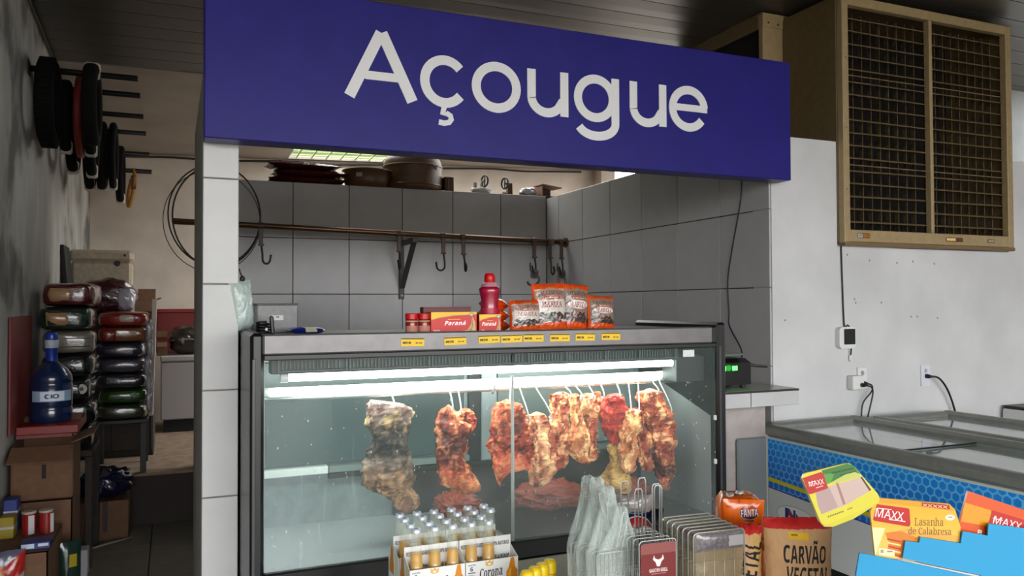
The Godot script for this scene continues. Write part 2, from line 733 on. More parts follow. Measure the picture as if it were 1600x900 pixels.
	for i in 9:
		part("window_bar", rbox(0.012, 0.01, 2.66, 0.002), mat(0.55, 0.6, 0.4, 0.6), sk, Vector3(-0.64 + 0.16 * i, -0.01, 0))
	for i in 15:
		part("window_bar", rbox(1.46, 0.01, 0.012, 0.002), mat(0.55, 0.6, 0.4, 0.6), sk, Vector3(0, -0.01, -1.22 + 0.17 * i))
	var sk2 := struct("added_window_2", rbox(1.86, 0.006, 2.02, 0.0), glass(0.95, 1.0, 0.85, 0.12, 0.1), Vector3(3.73, ceil_y(-7.27, 3.73) + 0.03, -7.27))  # unseen second roof sheet, added to brighten the booth and back room
	sk2.rotation = Vector3(-atan(0.03), 0, 0.019)
	for i in 6:
		part("window_bar", rbox(0.012, 0.01, 2.02, 0.002), mat(0.55, 0.6, 0.4, 0.6), sk2, Vector3(-0.80 + 0.32 * i, -0.01, 0))
	# cables along the corners
	struct("trim_1", tube([Vector3(-0.745, ceil_y(-9) - 0.02, -8.97), Vector3(-0.745, ceil_y(-5) - 0.02, -5.0), Vector3(-0.745, ceil_y(-2.7) - 0.02, -2.7)], 0.008), mat(0.12, 0.11, 0.10))
	var cable := [Vector3(-0.7, 3.07, -8.97)]
	for i in 14:
		cable.append(Vector3(-0.4 + 0.4 * i, 3.08 + 0.012 * i + 0.010 * sin(i * 2.1), -8.965))
	struct("trim_2", tube(bend(cable, 3), 0.012, 6), mat(0.16, 0.13, 0.11))
	# grey board wall that closes the room above the booth on the right
	struct("wall_upper_right", box_between(Vector3(5.2, 1.9, -4.6), Vector3(7.2, 4.2, -4.5), 0.0), grey)


func add_slope(st: SurfaceTool, x0: float, x1: float, z0: float, z1: float, lift: float, thick: float) -> void:
	# a slab that follows the slope of the ceiling
	st.set_smooth_group(-1)
	var v := func(x: float, z: float, t: float) -> Vector3: return Vector3(x, ceil_y(z, x) + lift + t, z)
	qn(st, v.call(x0, z0, 0), v.call(x1, z0, 0), v.call(x1, z1, 0), v.call(x0, z1, 0), Vector3.DOWN)
	qn(st, v.call(x0, z0, thick), v.call(x1, z0, thick), v.call(x1, z1, thick), v.call(x0, z1, thick), Vector3.UP)
	qn(st, v.call(x0, z0, 0), v.call(x1, z0, 0), v.call(x1, z0, thick), v.call(x0, z0, thick), Vector3.FORWARD)
	qn(st, v.call(x0, z1, 0), v.call(x1, z1, 0), v.call(x1, z1, thick), v.call(x0, z1, thick), Vector3.BACK)
	qn(st, v.call(x0, z0, 0), v.call(x0, z1, 0), v.call(x0, z1, thick), v.call(x0, z0, thick), Vector3.LEFT)
	qn(st, v.call(x1, z0, 0), v.call(x1, z1, 0), v.call(x1, z1, thick), v.call(x1, z0, thick), Vector3.RIGHT)


func wall_stains() -> StandardMaterial3D:
	# old whitewash with sooty smears and bare streaks
	var im := canvas(512, 256, Color.WHITE)
	var n := FastNoiseLite.new()
	n.seed = 41
	n.frequency = 0.02
	n.fractal_octaves = 5
	for y in 256:
		for x in 512:
			var a := n.get_noise_2d(x * 1.0, y * 0.45)
			var b := n.get_noise_2d(x * 3.0 + 900.0, y * 0.8)
			var k := 0.60 + 0.10 * a + 0.05 * b
			var dark_mottle := smoothstep(0.05, 0.5, n.get_noise_2d(x * 0.8 + 300.0, y * 0.7 + 77.0))
			k *= 1.0 - 0.42 * dark_mottle
			im.set_pixel(x, y, Color(k, k * 0.985, k * 0.95))
	var m := printed(im, 0.85)
	m.texture_repeat = true
	m.uv1_triplanar = true
	m.uv1_world_triplanar = true
	m.uv1_scale = Vector3(0.14, 0.30, 0.14)
	return m


# ================================================================ the tiled booth
func tile_mat(c: Color, sd: int) -> StandardMaterial3D:
	var m := mottled(c.darkened(0.03), c.lightened(0.02), 0.8, 0.2, 0.01, sd)
	m.metallic_specular = 0.27
	return m


func build_booth() -> void:
	var grout := mat(0.13, 0.12, 0.11, 0.9)
	var tm := [tile_mat(Color(0.70, 0.69, 0.685), 31), tile_mat(Color(0.685, 0.675, 0.67), 32), tile_mat(Color(0.71, 0.70, 0.695), 33)]
	var rows := [0.35, 0.78, 1.21, 1.64, 2.07, 2.5]
	# back wall
	var bw := struct("wall_booth_back", box_between(Vector3(0.21, 0, -6.46), Vector3(3.15, 2.497, -6.262), 0.0), grout)
	var k := 0
	for r in range(1, 5):
		for i in 7:
			var x1 := 3.0 - 0.43 * i
			var x0 := maxf(x1 - 0.43, 0.21)
			part("tile", rbox(x1 - x0 - 0.005, 0.425, 0.012, 0.0025), tm[(k * 7 + r) % 3], bw, Vector3((x0 + x1) / 2, (rows[r] + rows[r + 1]) / 2, -6.256))
			k += 1
	# right wall
	var rw := struct("wall_booth_right", box_between(Vector3(3.012, 0, -6.46), Vector3(3.16, 2.475, -3.585), 0.0), grout)
	for r in range(1, 5):
		for i in 7:
			var z1 := -3.436 - 0.43 * i
			var z0 := maxf(z1 - 0.43, -6.25)
			if z1 - z0 < 0.03:
				continue
			var top: float = minf(rows[r + 1], 2.478)
			part("tile", rbox(0.012, top - rows[r] - 0.005, z1 - z0 - 0.005, 0.0025), tm[(k * 5 + r) % 3], rw, Vector3(3.006, (rows[r] + top) / 2, (z0 + z1) / 2))
			k += 1
	# the tiled wall end on the left
	var lit_tile := tile_mat(Color(0.78, 0.78, 0.775), 36)  # lighter copy of the booth tile, its stronger light put into the colour
	var pw := struct("wall_partition", box_between(Vector3(0.112, 0, -4.7), Vector3(0.252, 2.497, -3.449), 0.003), mottled(Color(0.44, 0.43, 0.40), Color(0.52, 0.51, 0.48), 0.8, 0.85, 0.02, 15))
	for r in range(0, 5):
		part("tile", rbox(0.136, 0.425, 0.012, 0.0025), lit_tile, pw, Vector3(0.182, (rows[r] + rows[r + 1]) / 2, -3.441))
	part("tile", rbox(0.136, 0.345, 0.012, 0.0025), lit_tile, pw, Vector3(0.182, 0.175, -3.441))


# ================================================================ the sign
func build_sign() -> void:
	var blue := mottled(Color(0.13, 0.115, 0.43), Color(0.15, 0.13, 0.47), 0.7, 0.42, 0.012, 51, 0.10)
	blue.metallic_specular = 0.3
	var s := thing("shop_sign", "long deep blue hanging sign with white lettering reading Açougue", "sign", Vector3(0.112, 2.208, -3.305))
	part("panel", box_between(Vector3(0, 0, -0.115), Vector3(2.925, 0.632, 0), 0.004), blue, s)
	var w := mat(0.86, 0.86, 0.86, 0.5)
	var B := Vector2(0.545, 0.218)  # left end of the baseline, in the sign's own plane
	var xh := 0.208
	var t := 0.042
	var d := 0.004
	var letter := func(st: SurfaceTool) -> void: part("letter", done(st), w, s, Vector3(B.x, B.y, 0.0))
	# A
	var st := brush()
	add_stroke(st, [Vector2(0.020, 0), Vector2(0.154, 0.282)], 0.046, d)
	add_stroke(st, [Vector2(0.292, 0), Vector2(0.158, 0.282)], 0.048, d + 0.0006)
	add_stroke(st, [Vector2(0.085, 0.095), Vector2(0.235, 0.095)], 0.036, d + 0.0012)
	letter.call(st)
	# ç
	st = brush()
	add_stroke(st, arc(Vector2(0.438, xh / 2), 0.091, 0.094, 40, 322, 28), t, d)
	add_stroke(st, [Vector2(0.436, -0.005), Vector2(0.428, -0.038), Vector2(0.448, -0.036), Vector2(0.464, -0.045), Vector2(0.468, -0.060), Vector2(0.458, -0.074), Vector2(0.436, -0.080), Vector2(0.410, -0.076)], 0.024, d + 0.0006)
	letter.call(st)
	# o
	st = brush()
	add_stroke(st, arc(Vector2(0.683, xh / 2), 0.098, 0.094, 0, 350, 35), t, d, true)
	letter.call(st)
	# u, u
	for x in [0.838, 1.382]:
		st = brush()
		var p := [Vector2(x + 0.018, xh), Vector2(x + 0.018, 0.075)]
		p.append_array(arc(Vector2(x + 0.096, 0.082), 0.078, 0.070, 185, 320, 14))
		p.append(Vector2(x + 0.178, 0.072))
		add_stroke(st, p, t, d)
		add_stroke(st, [Vector2(x + 0.186, xh), Vector2(x + 0.186, 0)], t, d + 0.0006)
		letter.call(st)
	# g
	st = brush()
	add_stroke(st, arc(Vector2(1.190, xh / 2), 0.094, 0.092, 0, 350, 35), t, d, true)
	var q := [Vector2(1.298, xh), Vector2(1.298, -0.005)]
	q.append_array(arc(Vector2(1.196, -0.012), 0.102, 0.064, 0, -158, 16))
	add_stroke(st, q, t, d + 0.0006)
	letter.call(st)
	# e
	st = brush()
	add_stroke(st, arc(Vector2(1.722, xh / 2), 0.096, 0.094, 5, 325, 32), t, d)
	add_stroke(st, [Vector2(1.635, xh / 2 + 0.004), Vector2(1.834, xh / 2 + 0.004)], 0.034, d + 0.0006)
	letter.call(st)


# ================================================================ the evaporative cooler
func build_cooler() -> void:
	var tan := mottled(Color(0.57, 0.49, 0.35), Color(0.63, 0.55, 0.40), 1.5, 0.45, 0.02, 61)
	var dark := mottled(Color(0.36, 0.30, 0.19), Color(0.42, 0.35, 0.23), 1.5, 0.5, 0.02, 62)
	var blade := mottled(Color(0.40, 0.33, 0.22), Color(0.50, 0.42, 0.29), 3.0, 0.5, 0.03, 63)
	var dark_mottle := mottled(Color(0.16, 0.13, 0.09), Color(0.44, 0.37, 0.25), 1.4, 0.6, 0.02, 64)  # darker blotchy tone for the upright blades
	var black := mat(0.022, 0.02, 0.018, 0.95)
	var x0 := 3.492
	var x1 := 4.918
	var y0 := 1.882
	var y1 := 3.312
	var c := thing("air_cooler", "big tan metal evaporative air cooler with a two-bay louvred front set in the white wall", "air cooler", Vector3(0, 0, 0))
	# shell: sides, top, bottom
	part("side_panel", box_between(Vector3(x0 - 0.004, y0 + 0.02, -3.86), Vector3(x0 + 0.02, y1, -3.43), 0.003), dark, c)
	part("side_panel", box_between(Vector3(x1 - 0.02, y0 + 0.02, -3.86), Vector3(x1 + 0.004, y1, -3.43), 0.003), dark, c)
	part("top_panel", box_between(Vector3(x0, y1 - 0.01, -3.86), Vector3(x1, y1 + 0.01, -3.43), 0.003), dark, c)
	part("bottom_panel", box_between(Vector3(x0, y0 + 0.01, -3.86), Vector3(x1, y0 + 0.03, -3.43), 0.003), dark, c)
	part("back_panel", box_between(Vector3(x0, y0 + 0.02, -3.86), Vector3(x1, y1, -3.84), 0.0), black, c)
	# front frame
	part("frame", box_between(Vector3(x0, y0, -3.43), Vector3(x0 + 0.046, y1, -3.385), 0.004), tan, c)
	part("frame", box_between(Vector3(x1 - 0.050, y0, -3.43), Vector3(x1, y1, -3.385), 0.004), tan, c)
	part("frame", box_between(Vector3(x0 + 0.046, y0 + 0.018, -3.43), Vector3(x1 - 0.05, y0 + 0.088, -3.386), 0.004), tan, c)
	part("frame", box_between(Vector3(x0, y0 - 0.004, -3.432), Vector3(x1, y0 + 0.018, -3.378), 0.004), mat(0.45, 0.36, 0.24, 0.5), c)
	part("frame", box_between(Vector3(x0 + 0.046, y1 - 0.055, -3.43), Vector3(x1 - 0.05, y1, -3.386), 0.004), tan, c)
	part("mullion", box_between(Vector3(4.188, y0 + 0.088, -3.43), Vector3(4.214, y1 - 0.055, -3.388), 0.004), tan, c)
	# blades: horizontal ones in front, upright ones behind
	for bay in [[3.545, 4.182], [4.220, 4.862]]:
		var w: float = bay[1] - bay[0]
		for i in 17:
			var y := 2.02 + i * 0.0735
			part("blade", rbox(w, 0.004, 0.030, 0.0015), blade, c, Vector3((bay[0] + bay[1]) / 2, y, -3.425), Vector3(22 + i * 0.6, 0, 0.3 * sin(i * 3.7)))
			if i in [4, 11]:
				part("rod", rbox(w, 0.005, 0.006, 0.001), blade, c, Vector3((bay[0] + bay[1]) / 2, y + 0.028, -3.402))
		for i in 9:
			part("upright_blade", rbox(0.005, y1 - y0 - 0.17, 0.034, 0.0015), dark_mottle, c, Vector3(bay[0] + w * (i + 0.45) / 9.0, (y0 + y1) / 2 + 0.01, -3.475), Vector3(0, -8, 0))
	# maker's stickers on the bottom rail
	var im := canvas(160, 48, Color(0.10, 0.08, 0.06))
	rect(im, 4, 6, 56, 36, Color(0.75, 0.76, 0.78))
	rect(im, 64, 8, 90, 32, Color(0.72, 0.42, 0.10))
	for q in 3:
		rect(im, 12 + 15 * q, 14, 11, 20, Color(0.3, 0.35, 0.42))
	for q in 5:
		rect(im, 72 + 16 * q, 16, 10, 16, Color(0.34, 0.18, 0.06))
	part("badge", prism(round_rect(0.095, 0.028, 0.008), 0.002), printed(im), c, Vector3(3.635, 1.937, -3.383))
	im = canvas(240, 40, Color(0.12, 0.09, 0.06))
	rect(im, 5, 5, 130, 30, Color(0.82, 0.60, 0.18))
	rect(im, 135, 5, 100, 30, Color(0.34, 0.20, 0.10))
	write(im, "Rotoplast", 10, 8, 122, 24, Color(0.9, 0.9, 0.9))
	part("badge", prism(round_rect(0.145, 0.026, 0.008), 0.002), printed(im), c, Vector3(4.375, 1.935, -3.383))
	im = canvas(96, 32, Color(0.12, 0.10, 0.07))
	rect(im, 6, 6, 84, 20, Color(0.62, 0.58, 0.48))
	part("badge", prism(round_rect(0.062, 0.022, 0.006), 0.002), printed(im), c, Vector3(4.70, 1.935, -3.383))
	# the wider body behind: an open-sided frame with black pads
	var b := Vector3(3.335, 2.2, -3.86)
	part("body_post", box_between(Vector3(b.x, 2.2, -3.90), Vector3(x0, 3.345, -3.86), 0.004), tan, c)
	part("body_beam", box_between(Vector3(b.x, 3.255, -4.75), Vector3(b.x + 0.03, 3.345, -3.90), 0.004), dark, c)
	part("body_beam", box_between(Vector3(b.x, 2.2, -4.75), Vector3(b.x + 0.03, 2.29, -3.90), 0.004), dark, c)
	part("body_post", box_between(Vector3(b.x, 2.29, -4.75), Vector3(b.x + 0.03, 3.255, -4.66), 0.004), dark, c)
	part("body_roof", box_between(Vector3(b.x, 3.335, -4.75), Vector3(4.9, 3.35, -3.87), 0.002), dark, c)
	part("pad", box_between(Vector3(b.x + 0.05, 2.25, -4.72), Vector3(4.9, 3.33, -3.92), 0.0), black, c)
	part("corner_plate", rbox(0.162, 0.085, 0.004, 0.001), tan, c, Vector3(3.414, 3.30, -3.857))
	for p in [[3.375, 3.285], [3.45, 3.28]]:
		part("screw", cyl(0.008, 0.006, 8), mat(0.30, 0.22, 0.12, 0.5), c, Vector3(p[0], p[1], -3.856), Vector3(90, 0, 0))
	for p in [[3.515, 2.2], [3.515, 2.55], [3.515, 2.95], [4.50, 3.287], [4.893, 2.6]]:
		part("screw", cyl(0.004, 0.003, 8), mat(0.35, 0.27, 0.16, 0.5), c, Vector3(p[0], p[1], -3.386), Vector3(90, 0, 0))


# ================================================================ the refrigerated meat case
func condensation() -> StandardMaterial3D:
	var w := 512
	var h := 256
	var im := canvas(w, h, Color.WHITE)
	var n := FastNoiseLite.new()
	n.seed = 71
	n.frequency = 0.012
	n.fractal_octaves = 4
	var fine := FastNoiseLite.new()
	fine.seed = 72
	fine.frequency = 0.11
	for y in h:
		for x in w:
			var v := float(y) / h
			var u := float(x) / w
			var edge := 0.68 + 0.10 * n.get_noise_2d(x * 1.2, 5.0)
			var fog := smoothstep(edge - 0.10, edge + 0.30, v + 0.05 * n.get_noise_2d(x * 2.0, y * 2.0)) * 0.30
			fog *= lerpf(1.0, 0.28, u)
			fog += 0.05 * smoothstep(0.22, 0.0, u) * smoothstep(0.15, 0.5, v)
			# runs of water
			var run := smoothstep(0.35, 0.6, fine.get_noise_2d(x * 1.0, y * 0.05)) * smoothstep(0.1, 0.4, v) * smoothstep(0.35, 0.1, u)
			var a := clampf(fog + 0.16 * run + 0.004, 0.0, 0.6)
			im.set_pixel(x, y, Color(0.80, 0.84, 0.84, a))
	rng.seed = 73
	for k in 260:
		var x := rng.randi() % w
		var y := int(h * (0.2 + 0.75 * rng.randf()))
		rect(im, x, y, 1, 1 + rng.randi() % 3, Color(0.92, 0.95, 0.95, 0.45))
	var m := printed(im, 0.6)
	m.transparency = BaseMaterial3D.TRANSPARENCY_ALPHA
	return m


func sheet(w: float, h: float, u0 := 0.0, u1 := 1.0) -> ArrayMesh:
	var st := brush()
	st.set_smooth_group(-1)
	var a := [Vector3(0, 0, 0), Vector3(0, h, 0), Vector3(w, h, 0), Vector3(w, 0, 0)]
	var uv := [Vector2(u0, 1), Vector2(u0, 0), Vector2(u1, 0), Vector2(u1, 1)]
	for k in [0, 1, 2, 0, 2, 3]:
		st.set_uv(uv[k])
		st.add_vertex(a[k])
	return done(st)


func build_case() -> void:
	var black := mottled(Color(0.045, 0.045, 0.045), Color(0.06, 0.06, 0.06), 2.0, 0.32, 0.02, 70)
	var steel := mottled(Color(0.42, 0.41, 0.41), Color(0.47, 0.46, 0.46), 1.0, 0.38, 0.02, 74)
	steel.metallic = 0.55
	var inside := mottled(Color(0.40, 0.45, 0.45), Color(0.48, 0.53, 0.53), 1.2, 0.32, 0.02, 75)
	inside.metallic = 0.35
	var white := mat(0.50, 0.53, 0.53, 0.4)
	var c := thing("meat_case", "long black-framed refrigerated display case with lit glass front and hanging meat inside", "display case", Vector3(0, 0, 0))
	# ends
	for e in [[0.258, 0.306, 1.452], [2.300, 2.350, 1.466]]:
		var end := part("end_panel", box_between(Vector3(e[0], 0.0, -3.70), Vector3(e[1], e[2], -2.985), 0.012), black, c)
		part("edge_bead", box_between(Vector3(e[0] + 0.006, 0.55, -2.986), Vector3(e[0] + 0.018, 1.36, -2.981), 0.002), mat(0.25, 0.25, 0.25, 0.25), end)
	# top
	part("top_panel", box_between(Vector3(0.306, 1.405, -3.70), Vector3(2.30, 1.437, -3.0), 0.004), steel, c)
	part("fascia", box_between(Vector3(0.302, 1.372, -3.012), Vector3(2.275, 1.447, -2.988), 0.006), steel, c)
	part("fascia_end", box_between(Vector3(2.275, 1.372, -3.012), Vector3(2.30, 1.447, -2.992), 0.004), black, c)
	part("gasket", box_between(Vector3(0.306, 1.352, -3.02), Vector3(2.30, 1.372, -2.994), 0.003), black, c)
	# glass
	var gm := glass(0.9, 1.0, 0.97, 0.05, 0.02)
	gm.metallic_specular = 0.2
	var fog := condensation()
	for g in [[0.308, 1.278, 0.0, 0.49], [1.290, 2.298, 0.495, 1.0]]:
		var pane := part("glass_pane", sheet(g[1] - g[0], 0.766), gm, c, Vector3(g[0], 0.588, -3.004))
		part("condensation", sheet(g[1] - g[0], 0.766, g[2], g[3]), fog, pane, Vector3(0, 0, -0.004))
	part("glass_joint", box_between(Vector3(1.279, 0.588, -3.012), Vector3(1.289, 1.26, -2.998), 0.002), mat(0.66, 0.70, 0.68, 0.3), c)
	for y in [0.83, 1.03]:
		part("clip", rbox(0.012, 0.022, 0.012, 0.002), mat(0.8, 0.8, 0.78, 0.4), c, Vector3(2.292, y, -3.0))
	# sill, bumper and base
	part("sill", box_between(Vector3(0.306, 0.515, -3.02), Vector3(2.30, 0.588, -2.984), 0.006), black, c)
	part("bumper", box_between(Vector3(0.306, 0.44, -3.02), Vector3(2.30, 0.515, -2.972), 0.012), mat(0.30, 0.34, 0.35, 0.35, 0.4), c)
	part("base_panel", box_between(Vector3(0.306, 0.06, -3.68), Vector3(2.30, 0.44, -3.0), 0.004), mat(0.14, 0.12, 0.07, 0.5), c)
	# inside
	part("tray", box_between(Vector3(0.306, 0.54, -3.66), Vector3(2.30, 0.575, -3.02), 0.002), white, c)
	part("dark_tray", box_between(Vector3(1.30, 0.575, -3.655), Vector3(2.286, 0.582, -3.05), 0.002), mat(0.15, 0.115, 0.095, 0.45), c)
	part("back_wall", box_between(Vector3(0.306, 0.575, -3.69), Vector3(2.30, 1.405, -3.655), 0.0), inside, c)
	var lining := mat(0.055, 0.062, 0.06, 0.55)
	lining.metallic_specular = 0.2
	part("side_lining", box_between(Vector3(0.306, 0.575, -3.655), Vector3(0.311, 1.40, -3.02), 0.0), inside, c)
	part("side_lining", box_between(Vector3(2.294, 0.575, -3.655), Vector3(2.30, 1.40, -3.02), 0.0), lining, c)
	var st := brush()
	var pl := prism(V2([3.03, 0.58, 3.64, 0.58, 3.64, 1.19, 3.40, 1.15, 3.03, 1.035]), 0.004)
	part("side_plate", pl, mat(0.44, 0.45, 0.45, 0.5), c, Vector3(2.290, 0, 0), Vector3(0, 90, 0))
	# sliding doors at the back
	part("door_panel", box_between(Vector3(0.34, 0.84, -3.65), Vector3(1.30, 1.30, -3.635), 0.003), mat(0.22, 0.28, 0.28, 0.25, 0.1), c)
	part("door_gap", box_between(Vector3(1.325, 0.80, -3.652), Vector3(1.385, 1.30, -3.64), 0.002), mat(0.03, 0.035, 0.035, 0.5), c)
	part("door_frame", box_between(Vector3(1.388, 0.79, -3.65), Vector3(1.47, 1.30, -3.63), 0.004), mat(0.56, 0.60, 0.60, 0.3, 0.4), c)
	part("door_panel", box_between(Vector3(1.475, 0.84, -3.65), Vector3(2.27, 1.30, -3.635), 0.003), mat(0.42, 0.47, 0.46, 0.25, 0.2), c)
	part("ledge", box_between(Vector3(0.311, 0.80, -3.652), Vector3(0.645, 0.835, -3.605), 0.003), mat(0.74, 0.78, 0.76, 0.35), c)
	part("ledge", box_between(Vector3(0.65, 0.80, -3.652), Vector3(1.32, 0.83, -3.615), 0.003), mat(0.40, 0.45, 0.44, 0.3), c)
	part("ledge_dark_strip", box_between(Vector3(0.65, 0.775, -3.652), Vector3(2.29, 0.797, -3.615), 0.002), mat(0.05, 0.055, 0.05, 0.5), c)  # solid dark strip below ledge height
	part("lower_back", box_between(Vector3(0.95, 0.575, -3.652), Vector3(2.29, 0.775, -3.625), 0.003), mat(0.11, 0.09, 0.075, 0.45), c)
	# cold air outlet along the top front: framed slotted grilles
	for g in [[0.36, 0.62], [0.625, 0.95], [0.955, 1.385], [1.39, 1.565], [1.57, 1.755], [1.76, 1.93], [1.935, 2.12]]:
		var st2 := brush()
		add_box(st2, Vector3((g[0] + g[1]) / 2, 1.349, -3.06), Vector3(g[1] - g[0], 0.006, 0.012), 0.001)
		add_box(st2, Vector3((g[0] + g[1]) / 2, 1.306, -3.06), Vector3(g[1] - g[0], 0.006, 0.012), 0.001)
		add_box(st2, Vector3(g[0] + 0.004, 1.327, -3.06), Vector3(0.008, 0.048, 0.014), 0.001)
		add_box(st2, Vector3(g[1] - 0.004, 1.327, -3.06), Vector3(0.008, 0.048, 0.014), 0.001)
		var gr := part("vent_grille", done(st2), mat(0.20, 0.24, 0.235, 0.4), c)
		var st3 := brush()
		var x: float = g[0] + 0.02
		while x < g[1] - 0.02:
			add_box(st3, Vector3(x, 1.327, -3.066), Vector3(0.004, 0.03, 0.01), 0.0)
			x += 0.014
		var sl := part("vent_slots", done(st3), mat(0.27, 0.31, 0.30, 0.5), gr)
		sl.set_meta("kind", "stuff")
	part("vent_duct", box_between(Vector3(0.34, 1.295, -3.16), Vector3(2.15, 1.36, -3.075), 0.002), mat(0.10, 0.12, 0.12, 0.5), c)
	part("label_plate", rbox(0.062, 0.032, 0.004, 0.001), mat(0.86, 0.88, 0.88, 0.4), c, Vector3(2.185, 1.324, -3.05))
	part("end_bracket", box_between(Vector3(2.14, 1.19, -3.20), Vector3(2.294, 1.31, -3.08), 0.003), mat(0.06, 0.07, 0.07, 0.5), c)
	# hanging rail
	var r := part("meat_rail", tube([Vector3(0.311, 1.190, -3.19), Vector3(1.3, 1.190, -3.19), Vector3(2.292, 1.190, -3.19)], 0.011, 12), mat(0.80, 0.82, 0.80, 0.22, 0.8), c)
	for x in [0.318, 2.285]:
		part("rail_flange", cyl(0.022, 0.012, 16), mat(0.6, 0.62, 0.62, 0.3, 0.7), r, Vector3(x - 0.006, 1.190, -3.19), Vector3(0, 0, -90))
	part("rail_hanger", tube([Vector3(1.27, 1.36, -3.16), Vector3(1.27, 1.215, -3.165), Vector3(1.27, 1.18, -3.175), Vector3(1.27, 1.172, -3.19)], 0.006, 8), mat(0.7, 0.72, 0.72, 0.3, 0.6), c)
	# two fluorescent tubes
	for t in [[0.392, 2.150, 1.278, -3.115, 0.0155], [0.330, 2.255, 1.216, -3.215, 0.0150]]:
		var l := thing("fluorescent_lamp", "upper bright white fluorescent tube inside the meat case" if t[2] > 1.25 else "lower bright white fluorescent tube just above the hanging rail", "lamp", Vector3(t[0], t[2], t[3]))
		var n: float = t[1] - t[0]
		part("glowing_tube", tube([Vector3(0, 0, 0), Vector3(n / 2, 0, 0), Vector3(n, 0, 0)], t[4], 14), lamp_mat(0.93, 1.0, 0.97, 5.0), l)
		for x in [0.0, n]:
			part("end_cap", cyl(t[4] + 0.003, 0.03, 14), mat(0.75, 0.77, 0.76, 0.4), l, Vector3(x + 0.015, 0, 0), Vector3(0, 0, 90))
		var a := AreaLight3D.new()
		a.name = "tube_light"
		a.area_size = Vector2(n, 0.03)
		a.light_energy = CASE_LIGHT
		a.light_color = Color(0.93, 1.0, 0.97)
		a.shadow_enabled = true
		a.area_range = 12.0
		a.position = Vector3(n / 2, -t[4] - 0.004, 0.0)
		a.rotation_degrees = Vector3(-72, 0, 0)
		l.add_child(a)

const CASE_LIGHT := 0.215


# ================================================================ meat on hooks
const PALETTE := {
	"brown": [], "dark": [], "red": [],
	"deepred": [Color(0.46, 0.09, 0.09), Color(0.66, 0.18, 0.16), Color(0.80, 0.36, 0.28)],
	"pink": [Color(0.36, 0.11, 0.09), Color(0.68, 0.33, 0.25), Color(0.92, 0.72, 0.56)],
	"pale": [Color(0.46, 0.17, 0.11), Color(0.80, 0.52, 0.37), Color(0.95, 0.82, 0.64)],
	"fat": [Color(0.46, 0.18, 0.14), Color(0.80, 0.54, 0.44), Color(0.95, 0.83, 0.68)],
	"yellow": [Color(0.60, 0.42, 0.20), Color(0.84, 0.68, 0.40), Color(0.92, 0.80, 0.54)],
}


# tints down the length of the pieces that change colour: share of the height, dark, middle and pale tone
const RUNS := {
	"brown": [[0.0, Color(0.36, 0.22, 0.20), Color(0.52, 0.43, 0.42), Color(0.60, 0.54, 0.52)], [0.17, Color(0.30, 0.20, 0.17), Color(0.50, 0.42, 0.37), Color(0.74, 0.63, 0.40)], [0.24, Color(0.14, 0.10, 0.08), Color(0.28, 0.22, 0.18), Color(0.62, 0.52, 0.36)], [0.32, Color(0.08, 0.06, 0.05), Color(0.17, 0.13, 0.11), Color(0.30, 0.24, 0.20)], [0.46, Color(0.07, 0.055, 0.05), Color(0.15, 0.12, 0.10), Color(0.26, 0.21, 0.18)], [0.52, Color(0.20, 0.16, 0.14), Color(0.40, 0.34, 0.30), Color(0.52, 0.45, 0.40)], [0.66, Color(0.24, 0.17, 0.13), Color(0.46, 0.36, 0.29), Color(0.62, 0.48, 0.34)], [0.84, Color(0.28, 0.18, 0.13), Color(0.54, 0.40, 0.28), Color(0.72, 0.56, 0.38)], [1.0, Color(0.46, 0.28, 0.20), Color(0.68, 0.46, 0.34), Color(0.78, 0.58, 0.42)]],
	"dark": [[0.0, Color(0.44, 0.16, 0.10), Color(0.70, 0.36, 0.24), Color(0.88, 0.66, 0.50)], [0.22, Color(0.24, 0.07, 0.05), Color(0.60, 0.25, 0.17), Color(0.84, 0.56, 0.42)], [0.36, Color(0.06, 0.025, 0.02), Color(0.30, 0.09, 0.07), Color(0.66, 0.44, 0.34)], [0.62, Color(0.07, 0.03, 0.025), Color(0.40, 0.12, 0.09), Color(0.74, 0.42, 0.32)], [0.72, Color(0.44, 0.14, 0.10), Color(0.76, 0.38, 0.28), Color(0.90, 0.64, 0.48)], [1.0, Color(0.52, 0.22, 0.14), Color(0.82, 0.52, 0.36), Color(0.92, 0.72, 0.52)]],
	"red": [[0.0, Color(0.44, 0.15, 0.10), Color(0.72, 0.36, 0.26), Color(0.88, 0.64, 0.50)], [0.3, Color(0.34, 0.10, 0.07), Color(0.60, 0.24, 0.16), Color(0.82, 0.52, 0.40)], [0.55, Color(0.28, 0.07, 0.05), Color(0.58, 0.18, 0.13), Color(0.80, 0.44, 0.30)], [0.7, Color(0.52, 0.15, 0.11), Color(0.80, 0.34, 0.28), Color(0.90, 0.56, 0.42)], [1.0, Color(0.50, 0.18, 0.11), Color(0.80, 0.42, 0.28), Color(0.90, 0.60, 0.42)]],
}


